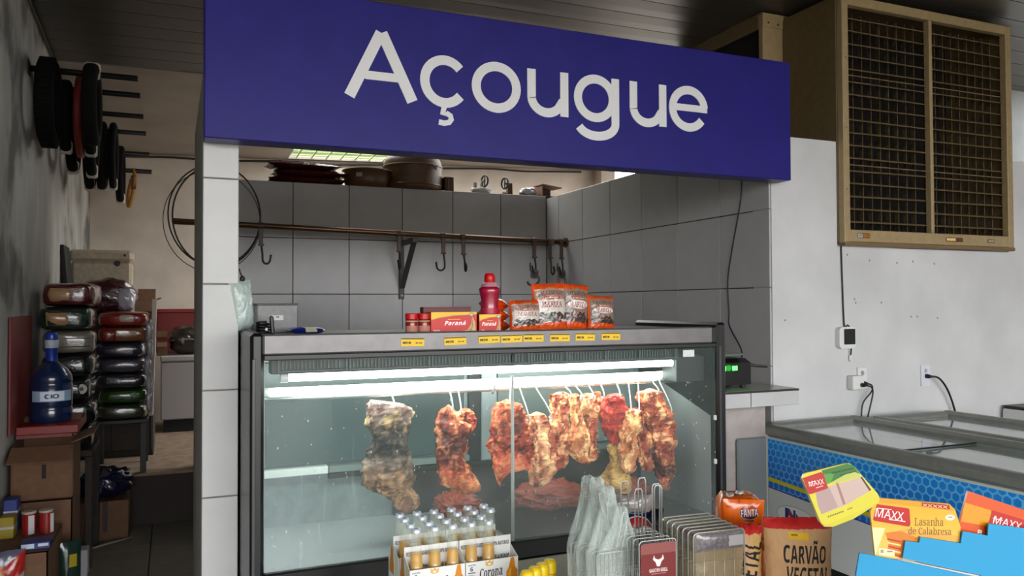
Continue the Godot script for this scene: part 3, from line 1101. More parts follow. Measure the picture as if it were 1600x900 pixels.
func meat_shape(rows: Array, kind: String, sd: int) -> ArrayMesh:
	# rows of (height, middle, half width) in mm, from the top down, swept into a folded, uneven slab
	var pal: Array = PALETTE[kind]
	var nr := 110
	var na := 56
	var n1 := FastNoiseLite.new()
	n1.seed = sd
	n1.frequency = 14.0
	n1.fractal_octaves = 5
	var n2 := FastNoiseLite.new()
	n2.seed = sd + 50
	n2.frequency = 17.0
	n2.fractal_octaves = 5
	n2.fractal_gain = 0.62
	n2.domain_warp_enabled = true
	n2.domain_warp_amplitude = 0.05
	n2.domain_warp_frequency = 9.0
	var n3 := FastNoiseLite.new()
	n3.seed = sd + 90
	n3.frequency = 15.0
	n3.fractal_type = FastNoiseLite.FRACTAL_RIDGED
	n3.fractal_octaves = 3
	n3.domain_warp_enabled = true
	n3.domain_warp_amplitude = 0.04
	n3.domain_warp_frequency = 12.0
	var y_top: float = rows[0]
	var y_low: float = rows[rows.size() - 3]
	var g := []
	var cols := []
	for j in nr + 1:
		var share := float(j) / nr
		var y := lerpf(y_top, y_low, share)
		var k := 0
		while k < rows.size() - 6 and rows[k + 3] > y:
			k += 3
		var f := clampf((y - rows[k]) / (rows[k + 3] - rows[k]), 0.0, 1.0)
		var xc := lerpf(rows[k + 1], rows[k + 4], f) / 1000.0
		var hw := lerpf(rows[k + 2], rows[k + 5], f) / 1000.0
		var e := minf(minf(j, nr - j) / 4.0, 1.0)
		hw *= lerpf(0.30, 1.0, sqrt(e))
		var th := minf(hw * 0.55, 0.032) * lerpf(0.3, 1.0, e)
		var tone := pal
		if RUNS.has(kind):
			var run: Array = RUNS[kind]
			var q := 0
			while q < run.size() - 2 and run[q + 1][0] < share:
				q += 1
			var w := clampf((share - run[q][0]) / (run[q + 1][0] - run[q][0]), 0.0, 1.0)
			tone = [run[q][1].lerp(run[q + 1][1], w), run[q][2].lerp(run[q + 1][2], w), run[q][3].lerp(run[q + 1][3], w)]
		var ring := []
		var cr := []
		for i in na:
			var a := TAU * i / na
			var s := Vector2(signf(cos(a)) * pow(absf(cos(a)), 0.8), signf(sin(a)) * pow(absf(sin(a)), 0.8))
			var p := Vector3(xc + hw * s.x, y / 1000.0, th * s.y)
			var q := Vector3(p.x, p.y * 0.5, p.z)
			var fold := n1.get_noise_3dv(q)
			var fine := n1.get_noise_3dv(q * 2.6 + Vector3(3, 1, 2))
			var ridge := n3.get_noise_3d(p.x, p.y * 0.42, p.z + sd)
			var out := Vector3(s.x, 0, s.y).normalized()
			p += out * (fold * 0.028 + fine * 0.015 + ridge * 0.006) * e * minf(1.0, hw / 0.04)
			p.z += 0.012 * n1.get_noise_2d(p.y * 0.8, sd * 7.0)
			ring.append(p)
			var patch := n2.get_noise_3d(p.x, p.y * 0.55, p.z)
			var speck := n2.get_noise_3d(p.x * 4.0, p.y * 3.0, p.z * 4.0)
			var c: Color = tone[1]
			c = c.lerp(tone[0], smoothstep(0.0, 0.38, -patch + speck * 0.25))
			c = c.lerp(tone[2], smoothstep(0.40, 0.74, ridge + patch * 0.45 + speck * 0.25))
			c = c.lightened(maxf(0.0, speck) * 0.12).darkened(maxf(0.0, -speck) * 0.22)
			cr.append((c if kind == "brown" else Color(c.r, c.g * 0.96, c.b * 0.84)).srgb_to_linear())
		g.append(ring)
		cols.append(cr)
	var st := brush()
	st.set_smooth_group(0)
	for j in nr:
		for i in na:
			var i1 := (i + 1) % na
			for v in [[j, i], [j + 1, i1], [j, i1], [j, i], [j + 1, i], [j + 1, i1]]:
				st.set_color(cols[v[0]][v[1]])
				st.add_vertex(g[v[0]][v[1]])
	for e in [0, nr]:
		var mid := Vector3.ZERO
		for p in g[e]:
			mid += p / na
		for i in na:
			st.set_color(cols[e][i])
			tn(st, g[e][i], g[e][(i + 1) % na], mid, Vector3.UP if e == 0 else Vector3.DOWN)
	return done(st)


func build_meat() -> void:
	var m := StandardMaterial3D.new()
	m.vertex_color_use_as_albedo = true
	m.roughness = 0.42
	m.subsurf_scatter_enabled = true
	m.subsurf_scatter_strength = 0.08
	m.clearcoat_enabled = true
	m.clearcoat = 0.10
	m.clearcoat_roughness = 0.2
	m.metallic_specular = 0.3
	var data := MEAT
	var labels := [
		"dried brown meat slab with grey folds hanging alone at the left of the case",
		"dark red joint on two hooks, pale fat tail at its bottom, second from the left",
		"small round red cut hanging behind the dark red joint's right shoulder",
		"broad orange-red slab hanging at the glass joint, with a thin pointed tip",
		"pale fatty cut on two long slanting hooks, just right of the glass joint",
		"rough pink piece with ragged left edge, between the pale fatty cut and the white bone",
		"pale bone-like strip with a red slit near its lower end",
		"pink cut with dark streaks hanging against the right side of the pale bone-like strip",
		"small narrow red flap hanging to the left of the smooth deep red slab",
		"smooth deep red flat slab hanging alone above the yellow fat",
		"yellow fatty rib sheet hanging lowest, under the deep red slab",
		"pale ragged rib strip on a long straight hook, beside the yellow fat sheet",
		"slim pink strip with a red lower tip, right of the pale ragged strip",
		"large lumpy pink cut topmost at the far right of the rail",
		"dark brown shaded lower piece under the large lumpy cut at the right end",
		"dark red cut half hidden behind the pale ragged strips near the right end",
	]
	for k in data.size():
		var d: Array = data[k]
		solo("hanging_meat", labels[k], "meat", meat_shape(d[2], d[0], 100 + k), m, Vector3(0, 0, d[1]), Vector3.ZERO, "meat hanging in the case")
	# the hooks they hang from
	var steel := mat(0.86, 0.88, 0.87, 0.25, 0.5)
	var where := ["in the dried brown slab", "in the dark red joint", "in the small cut behind the dark joint", "at the glass joint in the orange-red slab", "left in the pale fatty cut", "right in the pale fatty cut", "in the rough pink piece", "in the bone-like strip", "in the dark-streaked pink cut", "in the narrow red flap", "in the smooth deep red slab", "in the pale ragged rib strip", "in the slim pink strip", "at the left in the large lumpy cut", "slanting down right of the large lumpy cut"]
	for k in HOOKS.size() / 4:
		var a := Vector3(HOOKS[4 * k], HOOKS[4 * k + 1], 0) / 1000.0
		var b := Vector3(HOOKS[4 * k + 2], HOOKS[4 * k + 3], 0) / 1000.0
		a.y = 1.190
		var z := -3.19
		var p := [Vector3(a.x, a.y - 0.013, z - 0.020), Vector3(a.x, a.y + 0.008, z - 0.019), Vector3(a.x, a.y + 0.020, z - 0.004), Vector3(a.x, a.y + 0.016, z + 0.012), Vector3(a.x, a.y - 0.008, z + 0.020), Vector3(lerpf(a.x, b.x, 0.6), lerpf(a.y, b.y, 0.6), z + 0.032), Vector3(b.x, b.y - 0.002, z + 0.036), Vector3(b.x + 0.004, b.y - 0.018, z + 0.025), Vector3(b.x + 0.003, b.y - 0.014, z + 0.005)]
		solo("meat_hook", "bright steel hook on the case rail " + where[k], "hook", tube(bend(p, 4), 0.0034, 7), steel, Vector3.ZERO, Vector3.ZERO, "steel hooks on the case rail")
	# cuts lying on the tray behind the fogged glass
	for t in [[1.20, 0.20, 0.11, 1], [1.66, 0.34, 0.12, 2], [2.05, 0.30, 0.10, 3]]:
		solo("meat_cut", ["red cut lying on the tray under the dark joint", "large red cut lying on the tray right of the glass joint", "red cut lying on the tray under the slim pink strip"][t[3] - 1], "meat", lump(Vector3(t[1], t[2], 0.24), 0.45, 3.0, 80 + t[3], 2.2, 48, 30), mottled(Color(0.26, 0.07, 0.04), Color(0.72, 0.30, 0.17), 6.0, 0.5, 0.04, 85), Vector3(t[0], 0.584, -3.45), Vector3.ZERO, "meat on the case tray")


# ================================================================ goods on top of the case
func build_case_top() -> void:
	var y := 1.437
	# spice jars
	for k in 2:
		var j := thing("spice_jar", ["round red spice jar with a red lid, leftmost on the case top", "red spice jar with a red lid, between the first jar and the match packs"][k], "jar", Vector3(0.886 + 0.052 * k, y, -3.10), 0, "spice jars on the case")
		part("body", lathe([Vector2(0, 0), Vector2(0.023, 0), Vector2(0.0245, 0.002), Vector2(0.0245, 0.056), Vector2(0.022, 0.060), Vector2(0, 0.060)], 24), mat(0.55, 0.05, 0.03, 0.25, 0, 0.5), j)
		part("lid", lathe([Vector2(0, 0.058), Vector2(0.0255, 0.058), Vector2(0.0255, 0.078), Vector2(0.024, 0.081), Vector2(0, 0.081)], 24, false), mat(0.72, 0.03, 0.03, 0.35), j)
		part("label", lathe([Vector2(0.0247, 0.008), Vector2(0.0248, 0.009), Vector2(0.0248, 0.030), Vector2(0.0247, 0.031)], 24), mat(0.74, 0.50, 0.42, 0.6), j)
		part("band", lathe([Vector2(0.0247, 0.047), Vector2(0.0248, 0.048), Vector2(0.0248, 0.051), Vector2(0.0247, 0.052)], 24), mat(0.66, 0.62, 0.45, 0.6), j)
	# match packs
	for b in [[1.060, 0.198, 0.086, 0], [1.218, 0.098, 0.075, 1]]:
		var o := thing("match_pack", ["wide red and yellow pack of matches reading Paraná, next to the jars", "smaller square red and yellow Paraná pack in front of the pink bottle"][b[3]], "box", Vector3(b[0], y, -3.095))
		part("carton", box_between(Vector3(-b[1] / 2, 0, -0.05), Vector3(b[1] / 2, b[2], 0.012), 0.002), mat(0.62, 0.05, 0.03, 0.4), o)
		part("front_print", prism(V2([-b[1] / 2 + 0.001, 0.001, b[1] / 2 - 0.001, 0.001, b[1] / 2 - 0.001, b[2] - 0.001, -b[1] / 2 + 0.001, b[2] - 0.001]), 0.001), printed(match_print(b[3] == 1), 0.4), o, Vector3(0, 0, 0.0130))
	var rb := thing("match_pack", "dark red carton standing behind the wide Paraná pack", "box", Vector3(1.055, y, -3.175))
	part("carton", box_between(Vector3(-0.105, 0, -0.025), Vector3(0.105, 0.103, 0.02), 0.002), mat(0.36, 0.05, 0.045, 0.45), rb)
	part("flap", box_between(Vector3(-0.104, 0.100, -0.024), Vector3(0.104, 0.106, 0.021), 0.001), mat(0.40, 0.07, 0.06, 0.45), rb)
	# pink bottles
	var liquid := mat(0.62, 0.06, 0.20, 0.22, 0, 0.6)
	for k in 2:
		var b := thing("cleaner_bottle", ["waisted clear bottle of pink cleaner with a red cap, nearer of the two", "second bottle of pink cleaner, its red cap peeping out behind the first bottle"][k], "bottle", Vector3(1.262 + 0.042 * k, y, -3.20 - 0.10 * k))
		part("liquid", lathe([Vector2(0, 0), Vector2(0.037, 0), Vector2(0.041, 0.004), Vector2(0.042, 0.05), Vector2(0.039, 0.10), Vector2(0.037, 0.135), Vector2(0.044, 0.165), Vector2(0.047, 0.180), Vector2(0.040, 0.192), Vector2(0, 0.192)], 28), liquid, b)
		part("shoulder", lathe([Vector2(0.040, 0.191), Vector2(0.033, 0.204), Vector2(0.022, 0.211), Vector2(0.018, 0.213), Vector2(0.018, 0.226), Vector2(0, 0.226)], 24), mat(0.78, 0.55, 0.60, 0.2, 0, 0.5), b)
		part("cap", lathe([Vector2(0.021, 0.211), Vector2(0.0225, 0.213), Vector2(0.0225, 0.238), Vector2(0.018, 0.250), Vector2(0, 0.251)], 20), mat(0.78, 0.03, 0.04, 0.35), b)
		part("label", lathe([Vector2(0.0425, 0.03), Vector2(0.0427, 0.05), Vector2(0.0400, 0.10)], 24), mat(0.72, 0.12, 0.26, 0.4), b)
	# charcoal-snack bags
	var orange := crumpled(mat(0.86, 0.28, 0.04, 0.28, 0, 0.7), 9.0, 0.7)
	for k in 3:
		var p := pillow(0.15, 0.105, 0.055, 14, 14, 0.006, 20 + k)
		solo("snack_bag", ["orange snack bag lying at the bottom of the sideways pile beside the pink bottle", "orange snack bag in the middle of the sideways pile", "orange snack bag on top of the sideways pile"][k], "snack bag", p, orange, Vector3(1.352, y + 0.026 + 0.044 * k, -3.27 + 0.012 * k), Vector3(-86, 6 - 8 * k, 90), "orange snack bags piled on their sides")
	var bags := [[1.405, 0.150, 0.132, -3.14, 0, 2.0, -3.0], [1.533, 0.165, 0.206, -3.15, 0, 2.5, -6.0], [1.672, 0.152, 0.204, -3.20, 1, -4.0, -4.0], [1.805, 0.150, 0.152, -3.19, 1, -3.0, -8.0]]
	var says := ["small orange and white snack bag reading MARIZA, first of the upright row", "tall orange and white snack bag reading MARIZA, leaning in the middle of the row", "tall orange and grey-windowed snack bag reading MARIZA", "small grey-windowed orange snack bag, last of the row at the right"]
	var prints := [printed(snack_print(false), 0.3, 0.5), printed(snack_print(true), 0.3, 0.5)]
	for k in 4:
		var b: Array = bags[k]
		solo("snack_bag", says[k], "snack bag", pillow(b[1], b[2], 0.062, 20, 24, 0.006, 30 + k, 0.6), prints[b[4]], Vector3(b[0], y + 0.001, b[3]), Vector3(b[6] * 0.8, 4 - b[5], b[5]), "upright snack bags")
	# tags on the fascia
	var tag_img := canvas(128, 48, Color(0.93, 0.76, 0.03))
	rect(tag_img, 0, 2, 128, 6, Color(0.08, 0.07, 0.04))
	for s in [[8, 22, 22, 12], [32, 20, 5, 15], [40, 22, 14, 12], [80, 26, 12, 7], [96, 26, 6, 7], [105, 26, 10, 7]]:
		rect(tag_img, s[0], s[1], s[2], s[3], Color(0.34, 0.27, 0.02))
	var tm := printed(tag_img, 0.5)
	var spots := [["under the spice jars", 0.858, 1.408], ["under the wide match pack", 1.032, 1.409], ["under the small match pack", 1.176, 1.413], ["under the pink bottle's right side", 1.274, 1.413], ["under the small white snack bag", 1.372, 1.4145], ["under the tall white snack bag", 1.494, 1.413], ["under the tall grey-windowed bag", 1.614, 1.4135], ["under the last small snack bag", 1.739, 1.4135]]
	for s in spots:
		solo("price_tag", "yellow price tag with a black top line, " + s[0], "price tag", prism(V2([-0.046, -0.016, 0.046, -0.016, 0.046, 0.016, -0.046, 0.016]), 0.001), tm, Vector3(s[1], s[2], -2.9862), Vector3(0, 0, 1.2 * sin(s[1] * 50)), "price tags on the case")
	# things at the left end
	var bx := thing("metal_box", "grey sheet-metal box with a white label at the left end of the case top", "box", Vector3(0.405, y, -3.42), 10)
	part("body", box_between(Vector3(-0.085, 0, -0.10), Vector3(0.085, 0.118, 0.0), 0.004), mottled(Color(0.40, 0.40, 0.40), Color(0.48, 0.48, 0.48), 3.0, 0.35, 0.02, 90), bx)
	part("lid", box_between(Vector3(-0.087, 0.118, -0.102), Vector3(0.087, 0.124, 0.002), 0.002), mat(0.34, 0.33, 0.32, 0.4), bx)
	part("label", rbox(0.048, 0.020, 0.001, 0.0), mat(0.80, 0.80, 0.80, 0.5), bx, Vector3(-0.002, 0.064, 0.001))
	part("label_mark", rbox(0.012, 0.005, 0.001, 0.0), mat(0.15, 0.15, 0.15, 0.5), bx, Vector3(-0.002, 0.067, 0.0015))
	var cr := thing("cable_coil", "bunch of black cable with a black plug lying in front of the metal box", "cable", Vector3(0.335, y, -3.33))
	var loop := []
	for k in 28:
		loop.append(Vector3(0.026 * cos(k * 0.9), 0.006 + 0.0016 * k, 0.020 * sin(k * 0.9)))
	part("coil", tube(loop, 0.0045, 6), mat(0.025, 0.025, 0.025, 0.4), cr)
	part("plug", rbox(0.016, 0.072, 0.016, 0.004), mat(0.02, 0.02, 0.02, 0.4), cr, Vector3(0.036, 0.036, 0.0), Vector3(0, 0, 4))
	part("tie", rbox(0.010, 0.012, 0.008, 0.002), mat(0.8, 0.8, 0.8, 0.4), cr, Vector3(0.012, 0.02, 0.022))
	var pk := thing("flat_packet", "flat blue and white packet lying in front of the metal box", "packet", Vector3(0.502, y, -3.30), 3)
	part("packet", pillow(0.15, 0.10, 0.026, 12, 10, 0.003, 44), mat(0.07, 0.13, 0.46, 0.3, 0, 0.5), pk, Vector3(0, 0.012, 0.04), Vector3(-88, 0, 0))
	part("picture", prism(V2([-0.012, -0.012, 0.034, -0.012, 0.030, 0.012, -0.012, 0.012]), 0.001), mat(0.66, 0.66, 0.56, 0.4), pk, Vector3(0, 0.018, 0.044), Vector3(-40, 0, 0))
	# clear plastic bag on the tiled wall end
	var bag := thing("plastic_bag", "translucent pale green plastic bag hanging beside the tiled wall end", "bag", Vector3(0.262, 1.455, -3.47))
	part("film", pillow(0.10, 0.20, 0.07, 14, 18, 0.012, 47), crumpled(mat(0.70, 0.76, 0.74, 0.3, 0, 0.5), 8.0, 0.8), bag, Vector3(0.018, 0, 0), Vector3(0, 24, 8))
	part("knot", lump(Vector3(0.02, 0.024, 0.02), 0.3, 3.0, 48), mat(0.1, 0.1, 0.1, 0.4), bag, Vector3(0.006, 0.195, 0))
	part("handle", tube([Vector3(0.006, 0.215, 0), Vector3(-0.003, 0.235, 0.0), Vector3(-0.006, 0.25, 0)], 0.003, 6), mat(0.1, 0.1, 0.1, 0.4), bag)
	# upright clear sleeve at the back of the case top
	var cl := thing("clear_container", "small clear plastic container standing at the back right of the case top", "container", Vector3(2.06, y, -3.62))
	part("wall", rbox(0.075, 0.10, 0.002, 0.0), glass(0.9, 0.95, 0.95, 0.12, 0.08), cl, Vector3(0, 0.05, 0.03))
	for x in [-0.037, 0.037]:
		part("edge", rbox(0.004, 0.10, 0.06, 0.001), glass(0.85, 0.88, 0.87, 0.55, 0.1), cl, Vector3(x, 0.05, 0))


func match_print(small: bool) -> Image:
	var w := 200 if small else 400
	var im := canvas(w, 172, Color(0.80, 0.05, 0.03))
	poly(im, [0, 0, w, 0, w, 18, w * 0.5, 26, w * 0.16, 44, 0, 60], Color(0.93, 0.74, 0.06))
	poly(im, [0, 60, w * 0.16, 44, w * 0.5, 26, w, 18, w, 23, w * 0.5, 32, w * 0.16, 51, 0, 68], Color(0.75, 0.55, 0.05))
	write(im, "Paraná", w * 0.29 if not small else 22, 72, w * 0.45 if not small else 128, 38, Color(1, 1, 1), true, 0, "Droid Sans", 0.0, 0.3)
	rect(im, int(w * 0.36), 58, int(w * 0.28), 6, Color(0.93, 0.7, 0.1))
	poly(im, [w * 0.90, 36, w * 0.96, 80, w * 0.985, 172, w * 0.62, 172, w * 0.64, 160, w * 0.80, 150, w * 0.88, 100], Color(0.82, 0.68, 0.42))
	poly(im, [w * 0.91, 50, w * 0.93, 110, w * 0.88, 160, w * 0.80, 164, w * 0.88, 130], Color(0.66, 0.50, 0.28))
	oval(im, w * 0.885, 22, 20, 16, Color(0.45, 0.50, 0.30))
	oval(im, w * 0.885, 22, 12, 9, Color(0.85, 0.82, 0.70))
	rect(im, 20, 146, int(w * 0.14), 12, Color(0.85, 0.6, 0.5))
	rect(im, int(w * 0.30), 158, int(w * 0.34), 7, Color(0.85, 0.72, 0.25))
	return im


func snack_print(grey: bool) -> Image:
	var im := canvas(224, 272, Color(0.86, 0.30, 0.05))
	specks(im, 0, 0, 224, 272, 60, 3, 9, [Color(0.92, 0.38, 0.08), Color(0.78, 0.22, 0.03)], 5)
	var win := Color(0.50, 0.44, 0.38) if grey else Color(0.80, 0.77, 0.73)
	poly(im, [10, 34, 214, 34, 216, 226, 8, 226], win)
	poly(im, [8, 46, 112, 22, 216, 46, 216, 96, 8, 96], Color(0.66, 0.52, 0.46) if not grey else Color(0.55, 0.46, 0.40))
	write(im, "SALGADINHO", 26, 42, 172, 26, Color(0.12, 0.07, 0.06), true, 0, "Droid Serif", 9.0)
	rect(im, 58, 76, 112, 16, Color(0.60, 0.14, 0.08))
	for q in 9:
		rect(im, 66 + 11 * q, 80, 7, 8, Color(0.9, 0.8, 0.7))
	if grey:
		oval(im, 114, 122, 84, 26, Color(0.90, 0.87, 0.84))
		poly(im, [50, 190, 150, 160, 154, 172, 56, 204], Color(0.78, 0.36, 0.22))
	write(im, "MARIZA", 42, 104, 142, 34, Color(0.56, 0.05, 0.06), true, 2, "Droid Serif")
	specks(im, 20, 178, 186, 44, 44, 9, 19, [Color(0.16, 0.09, 0.07), Color(0.26, 0.15, 0.11), Color(0.36, 0.24, 0.18), Color(0.10, 0.06, 0.05)], 6 + int(grey))
	specks(im, 30, 180, 170, 40, 26, 1, 3, [Color(0.75, 0.70, 0.66)], 9)
	specks(im, 10, 234, 204, 20, 40, 2, 6, [Color(0.95, 0.45, 0.12), Color(0.70, 0.18, 0.03)], 12)
	return im


# ================================================================ counter with the scale
func build_counter() -> void:
	var wt := tile_mat(Color(0.74, 0.74, 0.74), 34)
	var c := thing("tiled_counter", "white tiled counter end between the meat case and the white wall", "counter", Vector3.ZERO)
	part("base", box_between(Vector3(2.42, 0, -3.80), Vector3(2.86, 1.035, -3.32), 0.004), mottled(Color(0.60, 0.56, 0.54), Color(0.68, 0.65, 0.63), 0.8, 0.6, 0.02, 92), c)
	part("slab", box_between(Vector3(2.36, 1.04, -3.95), Vector3(2.955, 1.108, -3.186), 0.002), mat(0.20, 0.18, 0.17, 0.8), c)
	for x in [[2.362, 2.645], [2.650, 2.953]]:
		part("tile", box_between(Vector3(x[0], 1.036, -3.188), Vector3(x[1], 1.108, -3.178), 0.002), wt, c)
	for x in [[2.362, 2.645], [2.650, 2.953]]:
		for z in [[-3.61, -3.186], [-3.94, -3.614]]:
			part("tile", box_between(Vector3(x[0], 1.108, z[0]), Vector3(x[1], 1.118, z[1]), 0.002), tile_mat(Color(0.60, 0.59, 0.58), 35), c)
	part("edge_strip", box_between(Vector3(2.36, 1.106, -3.184), Vector3(2.955, 1.117, -3.1775), 0.001), mat(0.17, 0.13, 0.12, 0.6), c)
	part("grey_door", box_between(Vector3(2.66, 0.05, -3.318), Vector3(2.85, 0.86, -3.30), 0.012), mat(0.44, 0.46, 0.46, 0.5), c)
	# the scale
	var s := thing("scale", "black electronic scale with green digits and a steel platter on the tiled counter", "scale", Vector3(2.60, 1.118, -3.36), 4)
	var st := brush()
	var prof := V2([-0.13, 0.018, 0.02, 0.018, 0.02, 0.13, -0.022, 0.150, -0.13, 0.150])
	var body := prism(prof, 0.30)
	part("body", body, mat(0.03, 0.03, 0.032, 0.4), s, Vector3(-0.155, 0, 0.05), Vector3(0, -90, 0))
	part("display_window", rbox(0.16, 0.042, 0.003, 0.001), mat(0.05, 0.06, 0.06, 0.15), s, Vector3(-0.02, 0.105, 0.071))
	var green := lamp_mat(0.05, 0.95, 0.20, 1.0)
	for g in [0.034, 0.022, 0.046, -0.03, -0.042, -0.054]:
		var ds := brush()
		for y in [-0.011, 0.0, 0.011]:
			add_box(ds, Vector3(0, y, 0), Vector3(0.006, 0.0022, 0.001))
		for x in [-0.0035, 0.0035]:
			for y in [-0.0055, 0.0055]:
				add_box(ds, Vector3(x, y, 0), Vector3(0.0022, 0.009, 0.001))
		part("lit_digit", done(ds), green, s, Vector3(g, 0.105, 0.0735))
	var dl := OmniLight3D.new()
	dl.name = "display_light"
	dl.light_color = Color(0.1, 1.0, 0.25)
	dl.light_energy = 0.0015
	dl.light_size = 0.02
	dl.omni_range = 4.0
	dl.omni_attenuation = 2.0
	dl.shadow_enabled = true
	dl.position = Vector3(0.01, 0.105, 0.085)
	s.add_child(dl)
	part("platter", rbox(0.27, 0.008, 0.20, 0.003), mat(0.62, 0.62, 0.62, 0.3, 0.6), s, Vector3(-0.02, 0.172, -0.04))
	part("platter_support", rbox(0.06, 0.02, 0.06, 0.002), mat(0.1, 0.1, 0.1, 0.5), s, Vector3(-0.02, 0.158, -0.04))
	for x in [-0.12, 0.105]:
		for z in [-0.06, 0.05]:
			part("foot", cyl(0.016, 0.019, 12), mat(0.02, 0.02, 0.02, 0.6), s, Vector3(x, 0, z))
	solo("power_cable", "thin black cable running from the scale along the tiled wall", "cable", tube(bend([Vector3(2.72, 1.22, -3.42), Vector3(2.85, 1.215, -3.50), Vector3(2.99, 1.205, -3.455)], 5), 0.004, 6), mat(0.03, 0.03, 0.03, 0.5))


# ================================================================ sockets, cables and the controller on the walls
func build_wall_fittings() -> void:
	var white := mat(0.82, 0.82, 0.81, 0.45)
	var black := mat(0.025, 0.025, 0.025, 0.4)
	solo("blue_cable", "dark blue cable hanging down the booth's right tiled wall behind the sign", "cable", tube(bend([Vector3(2.985, 2.47, -3.63), Vector3(2.985, 2.26, -3.643), Vector3(2.985, 2.117, -3.662), Vector3(2.985, 1.85, -3.74), Vector3(2.985, 1.68, -3.777), Vector3(2.985, 1.50, -3.768), Vector3(2.98, 1.42, -3.758), Vector3(2.94, 1.27, -3.60), Vector3(2.75, 1.20, -3.47)], 5), 0.0045, 6), mat(0.06, 0.10, 0.18, 0.5))
	solo("cooler_cable", "black cable dropping from the air cooler to the white controller", "cable", tube(bend([Vector3(3.507, 1.885, -3.428), Vector3(3.512, 1.70, -3.428), Vector3(3.521, 1.45, -3.428), Vector3(3.528, 1.418, -3.425)], 4), 0.0045, 6), mat(0.05, 0.05, 0.05, 0.5))
	var c := thing("cooler_controller", "white rounded wall controller with a dark screen below the air cooler", "controller", Vector3(3.520, 1.356, -3.435))
	part("case", prism(round_rect(0.122, 0.122, 0.024), 0.034), white, c, Vector3(0, 0, 0.034))
	part("screen", prism(round_rect(0.082, 0.088, 0.004), 0.003), mat(0.05, 0.10, 0.095, 0.2), c, Vector3(0.014, 0.006, 0.0365))
	part("cable_loop", tube(bend([Vector3(0.0, 0.058, 0.02), Vector3(0.012, 0.072, 0.022), Vector3(0.028, 0.060, 0.022)], 4), 0.004, 6), black, c)
	part("sensor_cable", tube([Vector3(0.042, -0.060, 0.018), Vector3(0.044, -0.085, 0.014), Vector3(0.044, -0.10, 0.012)], 0.004, 6), black, c)
	part("sensor", rbox(0.020, 0.038, 0.014, 0.006), white, c, Vector3(0.044, -0.118, 0.010))
	# left socket: a surface box beside a plate
	var s := thing("wall_socket", "white double wall socket with two black plugs, left of the two sockets", "socket", Vector3(3.61, 1.10, -3.435))
	part("surface_box", rbox(0.085, 0.080, 0.05, 0.006), white, s, Vector3(-0.025, 0.0, 0.025))
	part("plate", prism(round_rect(0.070, 0.120, 0.006), 0.010), white, s, Vector3(0.043, 0.022, 0.010))
	part("outlet", cyl(0.013, 0.004, 16), mat(0.55, 0.55, 0.54, 0.5), s, Vector3(0.043, 0.05, 0.010), Vector3(90, 0, 0))
	for k in 2:
		var a := Vector3(3.605 + 0.055 * k, 1.087 + 0.004 * k, -3.385 if k == 0 else -3.424)
		var pl := thing("black_plug", ["black plug and cord in the left socket's surface box", "black plug and cord in the left socket's flat plate"][k], "plug", a)
		part("plug", lathe([Vector2(0, 0), Vector2(0.013, 0), Vector2(0.012, 0.012), Vector2(0.007, 0.030), Vector2(0, 0.030)], 14), black, pl, Vector3.ZERO, Vector3(90, 0, 0))
		part("cord", tube(bend([Vector3(0, 0, 0.028), Vector3(0.030, -0.010, 0.040 - 0.01 * k), Vector3(0.045 - 0.01 * k, -0.045, 0.035 - 0.01 * k), Vector3(0.032 - 0.06 * k, -0.11, 0.03 - 0.01 * k), Vector3(0.012 - 0.055 * k, -0.20, 0.02)], 5), 0.0045, 7), black, pl)
	var s2 := thing("wall_socket", "white flat wall socket with one black cord, right of the two sockets", "socket", Vector3(4.165, 1.115, -3.435))
	part("plate", prism(round_rect(0.075, 0.125, 0.006), 0.008), mat(0.80, 0.80, 0.84, 0.4), s2, Vector3(0, 0, 0.008))
	part("outlet", cyl(0.012, 0.003, 16), mat(0.62, 0.62, 0.66, 0.5), s2, Vector3(0, 0.03, 0.008), Vector3(90, 0, 0))
	var p2 := thing("black_plug", "black plug and thick cord curving down from the right socket", "plug", Vector3(4.168, 1.112, -3.426))
	part("plug", lathe([Vector2(0, 0), Vector2(0.014, 0), Vector2(0.013, 0.014), Vector2(0.008, 0.034), Vector2(0, 0.034)], 14), black, p2, Vector3.ZERO, Vector3(90, 0, 0))
	part("cord", tube(bend([Vector3(0, 0, 0.032), Vector3(0.045, -0.008, 0.045), Vector3(0.11, -0.06, 0.04), Vector3(0.17, -0.14, 0.03), Vector3(0.23, -0.26, 0.02)], 6), 0.006, 7), black, p2)
	# bin or appliance at the right edge
	var w := thing("white_appliance", "white appliance with a black top strip at the right end of the white wall", "appliance", Vector3(4.92, 0, -3.32))
	part("body", box_between(Vector3(-0.10, 0, -0.10), Vector3(0.30, 0.885, 0.10), 0.01), white, w)
	part("top_strip", box_between(Vector3(-0.095, 0.885, -0.095), Vector3(0.295, 0.905, 0.095), 0.006), black, w)


